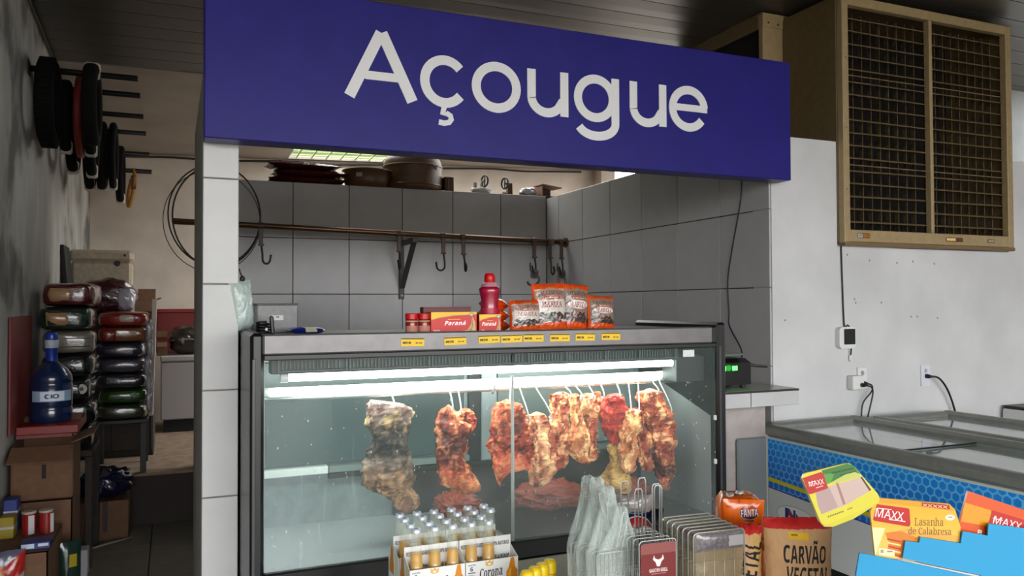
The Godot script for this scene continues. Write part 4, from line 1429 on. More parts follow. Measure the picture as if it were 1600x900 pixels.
# ================================================================ chest freezers
func freezer_print() -> Image:
	var w := 1400
	var h := 460
	var im := canvas(w, h, Color(0.03, 0.16, 0.52))
	for y in h:
		var k := float(y) / h
		rect(im, 0, y, w, 1, Color(lerpf(0.05, 0.04, k), lerpf(0.56, 0.26, k), lerpf(0.92, 0.68, k)))
	# honeycomb lines
	var r := 17.0
	var st := r * sqrt(3.0)
	for row in 16:
		for col in 50:
			var c := Vector2(col * st + (st / 2 if row % 2 else 0.0), row * r * 1.5)
			var pts := []
			var inn := []
			for k in 6:
				var d := Vector2.from_angle(PI / 6 + PI / 3 * k)
				pts.append_array([c.x + d.x * r, c.y + d.y * r])
				inn.append_array([c.x + d.x * r * 0.80, c.y + d.y * r * 0.80])
			var t := clampf(c.y / 300.0, 0, 1)
			poly(im, pts, Color(0.42, lerpf(0.78, 0.62, t), lerpf(1.0, 0.95, t)))
			poly(im, inn, Color(0.08, lerpf(0.58, 0.34, t), lerpf(0.95, 0.78, t)))
	# white field below with a yellow stripe, running down to the right
	poly(im, [0, 192, w, 262, w, 460, 0, 460], Color(0.88, 0.89, 0.88))
	poly(im, [0, 150, w, 220, w, 236, 0, 166], Color(0.88, 0.84, 0.12))
	poly(im, [0, 189, w, 259, w, 263, 0, 193], Color(0.05, 0.12, 0.40))
	oval(im, 150, 280, 104, 42, Color(0.70, 0.73, 0.73))
	oval(im, 150, 280, 101, 39, Color(0.95, 0.96, 0.96))
	poly(im, [92, 252, 116, 252, 136, 274, 136, 252, 148, 252, 148, 296, 132, 296, 112, 272, 110, 296, 92, 296], Color(0.08, 0.20, 0.48))
	poly(im, [150, 262, 184, 286, 150, 296], Color(0.10, 0.25, 0.55))
	poly(im, [112, 256, 136, 280, 128, 294, 112, 276], Color(0.78, 0.12, 0.12))
	return im


func build_freezers() -> void:
	var alu := mottled(Color(0.50, 0.51, 0.49), Color(0.56, 0.56, 0.54), 1.5, 0.38, 0.02, 95)
	alu.metallic = 0.35
	var white := mat(0.80, 0.82, 0.80, 0.4)
	var pr := printed(freezer_print(), 0.35)
	for k in 2:
		var x := 2.86 if k == 0 else 3.60
		var f := thing("chest_freezer", ["white chest freezer with blue honeycomb side and sliding glass lids, nearer one", "second grey-rimmed glass-topped chest freezer, against the wall on the far side"][k], "freezer", Vector3(x, 0, -3.40 if k == 0 else -3.33), 0, "")
		var w := 0.70 if k == 0 else 0.62
		var n := 2.0
		# body as four walls and a floor, so that the glass top looks into it
		part("side_wall", box_between(Vector3(0.012, 0.10, 0.02), Vector3(0.07, 0.86, n - 0.02), 0.008), white, f)
		part("side_wall", box_between(Vector3(w - 0.07, 0.10, 0.02), Vector3(w - 0.012, 0.86, n - 0.02), 0.008), white, f)
		part("end_wall", box_between(Vector3(0.07, 0.10, 0.02), Vector3(w - 0.07, 0.86, 0.07), 0.004), white, f)
		part("end_wall", box_between(Vector3(0.07, 0.10, n - 0.07), Vector3(w - 0.07, 0.86, n - 0.02), 0.004), white, f)
		part("inner_floor", box_between(Vector3(0.07, 0.40, 0.07), Vector3(w - 0.07, 0.44, n - 0.07), 0.0), mat(0.74, 0.77, 0.76, 0.5), f)
		part("plinth", box_between(Vector3(0.06, 0.0, 0.06), Vector3(w - 0.06, 0.10, n - 0.06), 0.004), mat(0.06, 0.06, 0.06, 0.7), f)
		for z in [0.045, n - 0.045]:
			part("corner_post", box_between(Vector3(0.0, 0.10, z - 0.04), Vector3(0.05, 0.88, z + 0.04), 0.012), mat(0.64, 0.66, 0.61, 0.4), f)
		# rim
		var top := 0.92
		for b in [[0.0, 0.06, 0.0, n], [w - 0.06, w, 0.0, n]]:
			part("rim", box_between(Vector3(b[0], 0.855, b[2]), Vector3(b[1], top, b[3]), 0.016), alu, f)
		for b in [[0.055, w - 0.055, 0.0, 0.06], [0.055, w - 0.055, n - 0.06, n]]:
			part("rim", box_between(Vector3(b[0], 0.857, b[2]), Vector3(b[1], top - 0.002, b[3]), 0.014), alu, f)
		part("lid_rail", box_between(Vector3(0.06, 0.868, 0.06), Vector3(0.075, 0.892, n - 0.06), 0.002), alu, f)
		part("lid_rail", box_between(Vector3(w - 0.075, 0.868, 0.06), Vector3(w - 0.06, 0.892, n - 0.06), 0.002), alu, f)
		# sliding glass lids with white frames under them
		for l in [[0.06, 0.80, 0.893], [0.74, n - 0.06, 0.884]]:
			var lid := part("glass_lid", box_between(Vector3(0.065, l[2] - 0.004, l[0]), Vector3(w - 0.065, l[2], l[1]), 0.0), glass(0.93, 1.0, 0.98, 0.16, 0.02), f)
			part("lid_edge", box_between(Vector3(0.065, l[2] - 0.006, l[1] - 0.012), Vector3(w - 0.065, l[2] + 0.001, l[1]), 0.001), mat(0.10, 0.13, 0.12, 0.3), lid)
		part("frost_liner", box_between(Vector3(0.075, 0.835, 0.072), Vector3(w - 0.075, 0.845, n - 0.072), 0.0), mat(0.86, 0.88, 0.87, 0.55), f)
		if k == 0:
			part("printed_panel", prism(V2([0, 0, 1.84, 0, 1.84, 0.60, 0, 0.60]), 0.004), pr, f, Vector3(0.008, 0.245, 0.085), Vector3(0, -90, 0))
			part("vent_gap", box_between(Vector3(0.004, 0.10, 0.40), Vector3(0.012, 0.30, 0.62), 0.002), mat(0.04, 0.04, 0.04, 0.8), f)


# ================================================================ the long rail in the booth
func build_booth_hooks() -> void:
	var rust := mottled(Color(0.36, 0.26, 0.19), Color(0.54, 0.43, 0.34), 6.0, 0.34, 0.03, 101)
	rust.metallic = 0.75
	var dark := mat(0.05, 0.04, 0.035, 0.4, 0.4)
	var old := mottled(Color(0.24, 0.16, 0.11), Color(0.36, 0.26, 0.19), 6.0, 0.5, 0.03, 103)
	var R := Vector3(0, 2.085, -5.87)
	var r := thing("hanging_rail", "long rusty steel hanging rail across the back of the tiled booth", "rail", Vector3.ZERO)
	part("pipe", tube([Vector3(0.0, R.y + 0.045, R.z), Vector3(1.5, R.y + 0.012, R.z), Vector3(2.985, R.y - 0.02, R.z)], 0.021, 14), rust, r)
	part("flange", cyl(0.042, 0.015, 18), rust, r, Vector3(2.985, R.y - 0.02, R.z), Vector3(0, 0, -90))
	part("pipe_clamp", rbox(0.04, 0.05, 0.05, 0.006), rust, r, Vector3(2.86, R.y - 0.02, R.z))
	var grey := mottled(Color(0.20, 0.20, 0.19), Color(0.27, 0.27, 0.26), 3.0, 0.5, 0.02, 102)
	var b := thing("rail_bracket", "dark grey triangular steel bracket holding the long rail", "bracket", Vector3(1.70, 0, 0))
	part("wall_leg", box_between(Vector3(-0.022, 1.60, -6.25), Vector3(0.022, 2.07, -6.236), 0.002), grey, b)
	part("arm", box_between(Vector3(-0.02, 2.03, -6.24), Vector3(0.02, 2.066, -5.85), 0.002), grey, b)
	var st := brush()
	var a := Vector3(0, 1.69, -6.225)
	var c := Vector3(0, 2.045, -5.87)
	var d := (c - a).normalized()
	add_box(st, (a + c) / 2, Vector3(0.042, 0.012, (c - a).length()), 0.002, Basis(Vector3.RIGHT, d.cross(Vector3.RIGHT) * -1.0, -d))
	part("brace", done(st), grey, b)
	part("bolt", cyl(0.010, 0.008, 10), mat(0.5, 0.5, 0.5, 0.4, 0.5), b, Vector3(0, 1.63, -6.236), Vector3(90, 0, 0))
	# strap hooks
	var hooks := [[0.575, 1, 0.28, 0.8, "beside the wire coil, first from the left"], [1.575, -1, 0.27, 0.30, "to the left of the rail bracket"], [1.925, -1, 0.27, 1.0, "just right of the rail bracket, wide open"], [2.09, 1, 0.27, 0.05, "seen edge-on, above the pink bottle"], [2.70, -1, 0.27, 0.5, "with a steel pulley hook hung on it"], [2.84, 1, 0.27, 0.25, "thin one near the booth corner"], [2.945, -1, 0.27, 0.5, "at the end of the rail by its flange"]]
	for h in hooks:
		var y0: float = R.y + 0.045 - 0.022 * h[0]
		var o := thing("strap_hook", "rusty strap hook on the long rail, " + h[4], "hook", Vector3(h[0], y0, R.z), 0, "strap hooks on the long rail")
		part("collar", lathe([Vector2(0.022, -0.016), Vector2(0.027, -0.016), Vector2(0.027, 0.016), Vector2(0.022, 0.016)], 18, false), old, o, Vector3.ZERO, Vector3(0, 0, 90))
		part("strap", rbox(0.030, 0.11, 0.012, 0.003), old, o, Vector3(0, -0.075, 0.018))
		part("stop", rbox(0.040, 0.014, 0.022, 0.003), old, o, Vector3(0.002, -0.135, 0.018))
		var w: float = 0.065 * h[3] * h[1] * 1.0
		var p := [Vector3(0.002, -0.135, 0.018), Vector3(0.010, -0.19, 0.018), Vector3(0.012, -0.235, 0.018)]
		for k in range(1, 9):
			var t := PI * k / 8.0
			p.append(Vector3(0.012 + w * 0.5 * (1 - cos(t)), -0.235 - 0.034 * sin(t), 0.018 + 0.03 * (1 - absf(h[3])) * (1 - cos(t)) * 0.5))
		p.append(Vector3(0.012 + w * 1.10, -0.205, 0.022))
		part("hook", tube(bend(p, 3), 0.0075, 8), dark, o)
	# two steel pulley hooks hung on strap hooks
	for k in 2:
		var o := thing("steel_pulley_hook", ["grey steel pulley hook hanging on the strap hook over the snack bags", "grey steel double claw hanging at the end of the rail"][k], "hook", Vector3([2.700, 2.945][k], 1.845, R.z + 0.02))
		var gm := mat(0.32, 0.30, 0.28, 0.35, 0.6)
		part("plate", prism(round_rect(0.062, 0.075, 0.02), 0.02), gm, o, Vector3(0, -0.045, 0.01))
		part("wheel", cyl(0.024, 0.026, 16), mat(0.22, 0.20, 0.19, 0.4, 0.6), o, Vector3(0, -0.05, -0.013), Vector3(90, 0, 0))
		part("prong", tube([Vector3(-0.035, -0.02, 0), Vector3(-0.04, 0.02, 0), Vector3(-0.036, 0.045, 0)], 0.007, 7), gm, o)
		part("claw", tube(bend([Vector3(0.03, -0.06, 0), Vector3(0.04, -0.10, 0.0), Vector3(0.0, -0.135, 0.0), Vector3(-0.05, -0.13, 0.0), Vector3(-0.062, -0.105, 0)] if k == 0 else [Vector3(-0.03, -0.07, 0), Vector3(-0.03, -0.12, 0), Vector3(-0.02, -0.15, 0)], 4), 0.010, 8), gm, o)
		if k == 1:
			part("claw", tube(bend([Vector3(0.03, -0.07, 0), Vector3(0.036, -0.11, 0), Vector3(0.028, -0.14, 0)], 4), 0.010, 8), gm, o)
	# coil of wire
	var cw := thing("wire_coil", "big loose round coil of dark wire hanging behind the tiled wall end", "wire", Vector3(0.292, 2.185, -5.98))
	for k in 3:
		var ring := []
		for i in 48:
			var t := TAU * i / 48
			ring.append(Vector3((0.292 + 0.016 * k) * cos(t) + [0.0, -0.012, -0.028][k], 0.36 * sin(t) + [0.0, 0.012, -0.03][k], [0.0, -0.03, -0.06][k] + 0.012 * sin(t * 2 + k)))
		part("loop", tube(ring, [0.006, 0.0055, 0.003][k], 7, true), mat(0.06, 0.05, 0.045, 0.5), cw)
	part("nail", tube([Vector3(0, 0.365, 0.02), Vector3(0, 0.363, -0.27)], 0.006, 6), mat(0.2, 0.18, 0.16, 0.5), cw)


# ================================================================ goods on top of the booth's back wall
func build_wall_top_goods() -> void:
	var y := 2.497
	var red := crumpled(mottled(Color(0.05, 0.03, 0.03), Color(0.52, 0.10, 0.06), 2.2, 0.35, 0.03, 111), 5.0, 0.5)
	for k in 3:
		solo("red_black_sack", ["bottom flat red and black sack of the three on the booth wall", "middle flat red and black sack of the three on the booth wall", "top flat red and black sack of the three on the booth wall"][k], "sack", pillow(0.60 - 0.02 * k, 0.24, 0.056, 24, 14, 0.012, 112 + k), red, Vector3(0.965 + 0.03 * sin(k * 2.0), y + 0.030 + 0.055 * k, -6.24), Vector3(-90, 0, 2 * k - 2), "red and black sacks on the booth wall")
	var clay := mottled(Color(0.30, 0.20, 0.11), Color(0.40, 0.28, 0.16), 2.0, 0.45, 0.02, 116)
	var t1 := thing("brown_tub", "low brown round tub with a small white label on the booth wall", "tub", Vector3(1.45, y, -6.37))
	part("bowl", lathe([Vector2(0, 0), Vector2(0.17, 0), Vector2(0.185, 0.05), Vector2(0.19, 0.125), Vector2(0.20, 0.13), Vector2(0.20, 0.14), Vector2(0.185, 0.14), Vector2(0.175, 0.03), Vector2(0, 0.02)], 40), clay, t1)
	part("label", rbox(0.05, 0.032, 0.002, 0.0), mat(0.68, 0.64, 0.60, 0.6), t1, Vector3(-0.10, 0.085, 0.164), Vector3(0, -31, 0))
	var t2 := thing("brown_barrel", "tall brown banded round barrel on the booth wall, biggest thing up there", "barrel", Vector3(1.845, y, -6.42))
	part("body", lathe([Vector2(0, 0), Vector2(0.235, 0), Vector2(0.245, 0.03), Vector2(0.245, 0.20), Vector2(0.238, 0.24), Vector2(0.215, 0.285), Vector2(0, 0.30)], 48), clay, t2)
	for h in [0.03, 0.19]:
		part("band", lathe([Vector2(0.244, h), Vector2(0.251, h + 0.003), Vector2(0.251, h + 0.016), Vector2(0.244, h + 0.019)], 48), mat(0.34, 0.23, 0.12, 0.4), t2)
	part("handle", tube(bend([Vector3(0.10, 0.20, 0.23), Vector3(0.13, 0.16, 0.245), Vector3(0.17, 0.20, 0.185)], 5), 0.006, 6), mat(0.2, 0.14, 0.09, 0.5), t2)
	var bx := thing("brown_box", "small upright brown box tucked against the barrel", "box", Vector3(2.125, y, -6.34))
	part("body", box_between(Vector3(-0.04, 0, -0.05), Vector3(0.04, 0.125, 0.05), 0.004), mat(0.33, 0.20, 0.14, 0.6), bx)
	part("strip", rbox(0.012, 0.10, 0.003, 0.001), mat(0.42, 0.28, 0.20, 0.6), bx, Vector3(-0.01, 0.055, 0.052))
	for k in 2:
		var v := thing("hand_valve", ["white cast fitting with a black hand wheel, left of the two on the booth wall", "brown block fitting with a black hand wheel, right of the two on the booth wall"][k], "valve", Vector3([2.42, 2.665][k], y, -6.33))
		var wheel := [Vector3(0.025, 0.11, 0.03), Vector3(-0.035, 0.10, 0.03)][k] as Vector3
		if k == 0:
			part("casting", lump(Vector3(0.17, 0.06, 0.09), 0.35, 2.5, 121), mat(0.70, 0.69, 0.66, 0.5), v)
			part("stem", tube([Vector3(0.0, 0.04, 0.0), Vector3(0.015, 0.11, 0.0), wheel], 0.014, 8), mat(0.6, 0.58, 0.55, 0.5), v)
			part("spout", cyl(0.016, 0.05, 12), mat(0.62, 0.61, 0.58, 0.5), v, Vector3(-0.055, 0.045, 0.01))
		else:
			part("block", rbox(0.045, 0.11, 0.05, 0.006), mat(0.36, 0.26, 0.17, 0.6), v, Vector3(0.02, 0.055, 0))
			part("stem", tube([Vector3(0.01, 0.10, 0.0), Vector3(-0.01, 0.10, 0.02), wheel], 0.010, 8), mat(0.5, 0.45, 0.4, 0.5), v)
			part("foot", rbox(0.04, 0.03, 0.04, 0.006), mat(0.66, 0.64, 0.6, 0.6), v, Vector3(-0.03, 0.015, 0))
		var ring := []
		for i in 20:
			ring.append(wheel + Vector3(0.016 * cos(TAU * i / 20), 0.046 * sin(TAU * i / 20), 0.034 * cos(TAU * i / 20)))
		part("hand_wheel", tube(ring, 0.008, 8, true), mat(0.02, 0.02, 0.022, 0.4), v)
		part("wheel_spoke", tube([wheel + Vector3(0, -0.044, 0), wheel, wheel + Vector3(0, 0.044, 0)], 0.006, 6), mat(0.02, 0.02, 0.022, 0.4), v)
	solo("crumpled_bag", "crumpled clear plastic bag on the booth wall beside the wooden box", "bag", lump(Vector3(0.15, 0.075, 0.12), 0.4, 2.5, 125), crumpled(mat(0.62, 0.60, 0.62, 0.2, 0, 0.8), 8.0, 1.0), Vector3(2.86, y, -6.34))
	var wb := thing("wooden_box", "open brown wooden box lying in the booth corner on top of the wall", "box", Vector3(3.02, y, -6.34), 6)
	var bm := mottled(Color(0.42, 0.29, 0.22), Color(0.52, 0.38, 0.30), 3.0, 0.7, 0.02, 126)
	part("lid", rbox(0.20, 0.008, 0.16, 0.001), bm, wb, Vector3(0.04, 0.095, 0), Vector3(0, 0, -6))
	part("side", rbox(0.008, 0.09, 0.14, 0.001), bm, wb, Vector3(-0.055, 0.045, 0))
	part("back", rbox(0.16, 0.09, 0.008, 0.001), mat(0.16, 0.10, 0.07, 0.8), wb, Vector3(0.03, 0.045, -0.07))
	part("base", rbox(0.17, 0.008, 0.14, 0.001), bm, wb, Vector3(0.03, 0.004, 0))


# ================================================================ the aisle on the left
func tyre_mesh(R: float, w: float, r: float) -> ArrayMesh:
	var prof := []
	for k in 17:
		var a := TAU * k / 16.0 - PI / 2
		prof.append(Vector2((R + r) / 2 + (R - r) / 2 * signf(cos(a)) * pow(absf(cos(a)), 0.7), w / 2 * signf(sin(a)) * pow(absf(sin(a)), 0.8)))
	return lathe(prof, 40)


func carton(o: Node3D, lo: Vector3, hi: Vector3, m: Material, open := true) -> void:
	var t := 0.008
	part("front_side", box_between(Vector3(lo.x, lo.y, hi.z - t), hi, 0.001), m, o)
	part("back_side", box_between(lo, Vector3(hi.x, hi.y, lo.z + t), 0.001), m, o)
	part("end_side", box_between(lo, Vector3(lo.x + t, hi.y, hi.z), 0.001), m, o)
	part("end_side", box_between(Vector3(hi.x - t, lo.y, lo.z), hi, 0.001), m, o)
	part("bottom", box_between(lo, Vector3(hi.x, lo.y + t, hi.z), 0.001), m, o)
	if open:
		var w := hi.x - lo.x
		var d := hi.z - lo.z
		part("flap", rbox(w, 0.006, d * 0.42, 0.001), m, o, Vector3((lo.x + hi.x) / 2, hi.y - 0.03, hi.z + d * 0.17), Vector3(24, 0, 0))
		part("flap", rbox(w, 0.006, d * 0.42, 0.001), m, o, Vector3((lo.x + hi.x) / 2, hi.y + 0.06, lo.z - d * 0.08), Vector3(40, 0, 0))
		part("flap", rbox(w * 0.42, 0.006, d, 0.001), m, o, Vector3(hi.x + w * 0.14, hi.y + 0.03, (lo.z + hi.z) / 2), Vector3(0, 0, 22))
	else:
		part("flap", box_between(Vector3(lo.x, hi.y - t, lo.z), Vector3(hi.x, hi.y, (lo.z + hi.z) / 2 - 0.002), 0.001), m, o)
		part("flap", box_between(Vector3(lo.x, hi.y - t, (lo.z + hi.z) / 2 + 0.002), hi, 0.001), m, o)


func build_corridor() -> void:
	var iron := mat(0.06, 0.055, 0.05, 0.5, 0.3)
	var rubber := mat(0.075, 0.072, 0.070, 0.8)
	rubber.metallic_specular = 0.2
	# peg rods on the left wall
	var zs := [-5.24, -5.66, -6.28, -6.89, -7.85, -8.83]
	var which := ["nearest and holding the ribbed tyre", "second from the front", "third from the front", "fourth from the front", "fifth, with only bare end showing", "farthest, close to the back wall"]
	for k in 6:
		var p := thing("wall_rod", "dark steel rod sticking out of the left wall, " + which[k], "rod", Vector3(-0.76, 2.915, zs[k]), 0, "tyre rods on the left wall")
		part("bar", tube([Vector3(0, 0, 0), Vector3(0.565, 0, 0)], 0.018 if k < 4 else 0.022, 8), iron, p)
		part("wall_plate", rbox(0.008, 0.08, 0.08, 0.002), iron, p, Vector3(0.004, 0, 0))
	# tyres on the rods: rod, x, outer radius, width, paper band (height share), label
	var ty := [
		[0, -0.505, 0.195, 0.075, 0, "big ribbed black tyre nearest the camera against the left wall"],
		[0, -0.335, 0.185, 0.062, 1, "fat black tyre with a white paper band at the top, outermost on the nearest rod"],
		[1, -0.472, 0.175, 0.050, -1, "plain black tyre between the ribbed one and the orange disc"],
		[1, -0.365, 0.180, 0.048, -1, "black tyre close on the right of the orange disc"],
		[2, -0.490, 0.190, 0.050, -1, "black tyre on the third rod, low against the wall"],
		[2, -0.400, 0.200, 0.050, -1, "black tyre on the third rod, farther out from the wall"],
		[3, -0.450, 0.206, 0.050, -1, "black tyre with a white band at its foot, innermost on the fourth rod"],
		[3, -0.385, 0.206, 0.050, -1, "black tyre with a white band at its foot, middle one on the fourth rod"],
		[3, -0.325, 0.200, 0.040, -1, "black tyre with a white band at its foot, outermost on the fourth rod"],
		[4, -0.327, 0.195, 0.050, -1, "black tyre far back on the fifth rod"],
	]
	for t in ty:
		var R: float = t[2] * 1.3
		var inner := R * 0.68
		var tw: float = t[3] * 1.3
		var o := thing("rubber_ring", t[5], "tyre", Vector3(t[1] * 1.3, 2.897 - inner, zs[t[0]]), 0, "tyres on the left wall rods")
		part("carcass", tyre_mesh(R, tw, inner), rubber, o, Vector3.ZERO, Vector3(0, 0, 90))
		if t[4] == 0:
			var st := brush()
			for i in 48:
				var a := TAU * i / 48
				add_box(st, Vector3(0, R * sin(a), R * cos(a)), Vector3(tw * 0.75, 0.010, 0.016), 0.001, Basis(Vector3.RIGHT, -a + PI / 2))
			part("tread", done(st), rubber, o)
		else:
			var up: float = 1.0 if t[4] > 0 else -1.0
			part("paper_band", rbox(tw * 1.08, R - inner + 0.012, 0.07, 0.012), mat(0.72, 0.69, 0.66, 0.7), o, Vector3(0, up * (R + inner) / 2, 0))
	var ow := thing("orange_reel", "orange plastic wheel between black tyres on the second rod", "wheel", Vector3(-0.535, 2.746, -5.66))
	part("disc", lathe([Vector2(0.02, -0.025), Vector2(0.20, -0.025), Vector2(0.255, -0.015), Vector2(0.255, 0.015), Vector2(0.20, 0.025), Vector2(0.02, 0.025)], 40), mat(0.42, 0.10, 0.05, 0.6), ow, Vector3.ZERO, Vector3(0, 0, 90))
	part("hub", cyl(0.03, 0.06, 16), mat(0.3, 0.08, 0.05, 0.5), ow, Vector3(0.03, 0, 0), Vector3(0, 0, 90))
	var yw := thing("yellow_strap", "yellow and brown loop hanging at the end of the farthest rod", "strap", Vector3(-0.36, 2.915, -8.83))
	part("loop", tube(bend([Vector3(0, 0.02, 0.0), Vector3(0.01, -0.10, 0.03), Vector3(-0.02, -0.30, 0.0), Vector3(-0.045, -0.36, -0.01), Vector3(-0.05, -0.25, -0.03), Vector3(-0.02, -0.08, -0.03)], 5), 0.018, 8), mat(0.62, 0.42, 0.06, 0.5), yw)
	part("brown_tag", rbox(0.05, 0.14, 0.012, 0.003), mat(0.34, 0.18, 0.08, 0.6), yw, Vector3(0.0, -0.12, 0.035))
	# red rack with the water jug
	var redm := mottled(Color(0.40, 0.13, 0.12), Color(0.48, 0.18, 0.16), 1.5, 0.5, 0.02, 131)
	var rk := thing("red_rack", "red metal rack with a tall side sheet against the left wall, under the water jug", "rack", Vector3(-0.755, 0, -5.0))
	part("back_sheet", box_between(Vector3(0, 0.90, -0.32), Vector3(0.012, 1.50, 0.32), 0.003), redm, rk)
	part("shelf", box_between(Vector3(0.012, 0.88, -0.26), Vector3(0.30, 0.925, 0.18), 0.004), mat(0.48, 0.06, 0.05, 0.45), rk)
	for z in [-0.24, 0.16]:
		part("shelf_bracket", box_between(Vector3(0.012, 0.86, z - 0.01), Vector3(0.27, 0.88, z + 0.01), 0.002), redm, rk)
	var jug := thing("water_jug", "big blue water jug with a blue neck and a white label on the red shelf", "water jug", Vector3(-0.607, 0.925, -5.02))
	part("body", lathe([Vector2(0, 0), Vector2(0.096, 0), Vector2(0.104, 0.01), Vector2(0.104, 0.07), Vector2(0.100, 0.078), Vector2(0.104, 0.086), Vector2(0.104, 0.20), Vector2(0.099, 0.208), Vector2(0.104, 0.216), Vector2(0.100, 0.25), Vector2(0.080, 0.285), Vector2(0.042, 0.315), Vector2(0.030, 0.33), Vector2(0, 0.33)], 40), mat(0.06, 0.13, 0.26, 0.22, 0, 0.7), jug)
	part("neck", lathe([Vector2(0.03, 0.32), Vector2(0.030, 0.395), Vector2(0.033, 0.40), Vector2(0.033, 0.41), Vector2(0, 0.41)], 24), mat(0.07, 0.18, 0.50, 0.3), jug)
	part("seal", lathe([Vector2(0.033, 0.40), Vector2(0.0345, 0.402), Vector2(0.0345, 0.442), Vector2(0.033, 0.444)], 24), mat(0.62, 0.64, 0.68, 0.5), jug)
	part("cap", lathe([Vector2(0.030, 0.44), Vector2(0.032, 0.445), Vector2(0.031, 0.475), Vector2(0.026, 0.485), Vector2(0, 0.485)], 24), mat(0.08, 0.20, 0.55, 0.3), jug)
	var im := canvas(160, 64, Color(0.55, 0.63, 0.72))
	rect(im, 36, 4, 88, 56, Color(0.82, 0.86, 0.90))
	oval(im, 62, 32, 10, 14, Color(0.2, 0.28, 0.42))
	oval(im, 66, 32, 7, 8, Color(0.82, 0.86, 0.90))
	oval(im, 92, 32, 12, 14, Color(0.2, 0.28, 0.42))
	oval(im, 92, 32, 6, 8, Color(0.82, 0.86, 0.90))
	rect(im, 74, 20, 6, 24, Color(0.2, 0.28, 0.42))
	var lab := brush()
	lab.set_smooth_group(0)
	for i in 12:
		var a0 := deg_to_rad(20.0 + 120.0 * i / 12)
		var a1 := deg_to_rad(20.0 + 120.0 * (i + 1) / 12)
		var q := [Vector3(cos(a0), 0.115, sin(a0)), Vector3(cos(a1), 0.115, sin(a1)), Vector3(cos(a1), 0.172, sin(a1)), Vector3(cos(a0), 0.172, sin(a0))]
		for k in [0, 1, 2, 0, 2, 3]:
			lab.set_uv(Vector2(1.0 - (float(i) + (1.0 if k in [1, 2] else 0.0)) / 12, 1.0 if k < 2 else 0.0))
			lab.add_vertex(Vector3(q[k].x * 0.1055, q[k].y, q[k].z * 0.1055))
	part("label", done(lab), printed(im, 0.5), jug)
	# stacks of wrapped goods
	var dk := mottled(Color(0.10, 0.07, 0.05), Color(0.17, 0.12, 0.08), 2.0, 0.7, 0.02, 135)
	var bench := thing("dark_bench", "dark wooden bench under the taller stack of wrapped bales", "bench", Vector3(-0.59, 0, -5.62))
	part("top", box_between(Vector3(-0.16, 0.66, -0.27), Vector3(0.16, 0.70, 0.27), 0.004), dk, bench)
	for x in [-0.14, 0.14]:
		for z in [-0.25, 0.25]:
			part("leg", box_between(Vector3(x - 0.02, 0, z - 0.02), Vector3(x + 0.02, 0.66, z + 0.02), 0.003), dk, bench)
	var cols := [
		[Color(0.07, 0.10, 0.08), "dark green bale at the bottom of the taller stack"],
		[Color(0.05, 0.08, 0.07), "dark green bale second from the bottom of the taller stack"],
		[Color(0.10, 0.12, 0.12), "grey-green bale with a round white sticker in the taller stack"],
		[Color(0.07, 0.09, 0.09), "very dark bale above the stickered one in the taller stack"],
		[Color(0.42, 0.40, 0.36), "pale striped carton-like bale in the middle of the taller stack"],
		[Color(0.10, 0.17, 0.13), "cream and dark green bale second from the top of the taller stack"],
		[Color(0.30, 0.07, 0.08), "maroon and cream bale on top of the taller stack"],
	]
	var yy := 0.70
	for k in 7:
		var c: Color = cols[k][0]
		var h := 0.142
		var b := thing("wrapped_bale", cols[k][1], "bale", Vector3(-0.575 + 0.012 * sin(k * 2.3), yy, -5.60 + 0.015 * cos(k * 1.7)), 3 * sin(k * 1.9), "bales in the taller stack")
		part("bale", lump(Vector3(0.285, h, 0.46), 0.06, 3.0, 140 + k, 5.0, 28, 16), crumpled(mat(c.r, c.g, c.b, 0.24, 0, 0.9), 6.0, 0.55), b)
		if k in [5, 6]:
			part("cream_panel", lump(Vector3(0.15, h * 0.72, 0.40), 0.06, 3.0, 150 + k, 6.0), crumpled(mat(0.58, 0.44, 0.30, 0.3, 0, 0.7), 6.0, 0.4), b, Vector3(-0.035, h * 0.14, 0.036))
		if k == 4:
			for s in 2:
				part("dark_line", rbox(0.25, 0.006, 0.006, 0.001), mat(0.15, 0.13, 0.12, 0.6), b, Vector3(-0.01, 0.045 + 0.05 * s, 0.226))
		if k == 2:
			part("sticker", cyl(0.030, 0.003, 20), mat(0.68, 0.66, 0.62, 0.4), b, Vector3(0.10, 0.075, 0.222), Vector3(90, 0, 0))
			part("sticker_mark", cyl(0.012, 0.004, 16), mat(0.2, 0.2, 0.2, 0.4), b, Vector3(0.10, 0.075, 0.223), Vector3(90, 0, 0))
		yy += h
	# table with the second stack
	var tb := thing("black_table", "black steel-legged table under the lower stack, on the raised back floor", "table", Vector3(-0.32, 0.36, -6.56))
	part("top", box_between(Vector3(-0.20, 0.355, -0.26), Vector3(0.165, 0.385, 0.26), 0.004), iron, tb)
	for x in [-0.17, 0.135]:
		for z in [-0.23, 0.23]:
			part("leg", box_between(Vector3(x - 0.02, 0, z - 0.02), Vector3(x + 0.02, 0.355, z + 0.02), 0.002), iron, tb)
	var cs := [
		[Color(0.20, 0.21, 0.16), "olive bale at the bottom of the lower stack"],
		[Color(0.12, 0.24, 0.07), "bright green bale in the lower stack"],
		[Color(0.16, 0.15, 0.18), "dark grey bale above the green one in the lower stack"],
		[Color(0.24, 0.21, 0.25), "mauve-grey bale in the middle of the lower stack"],
		[Color(0.17, 0.15, 0.20), "dark violet bale under the red ones in the lower stack"],
		[Color(0.44, 0.27, 0.17), "tan bale with a red end, second from the top of the lower stack"],
		[Color(0.46, 0.09, 0.06), "red and white bale on top of the lower stack"],
	]
	yy = 0.745
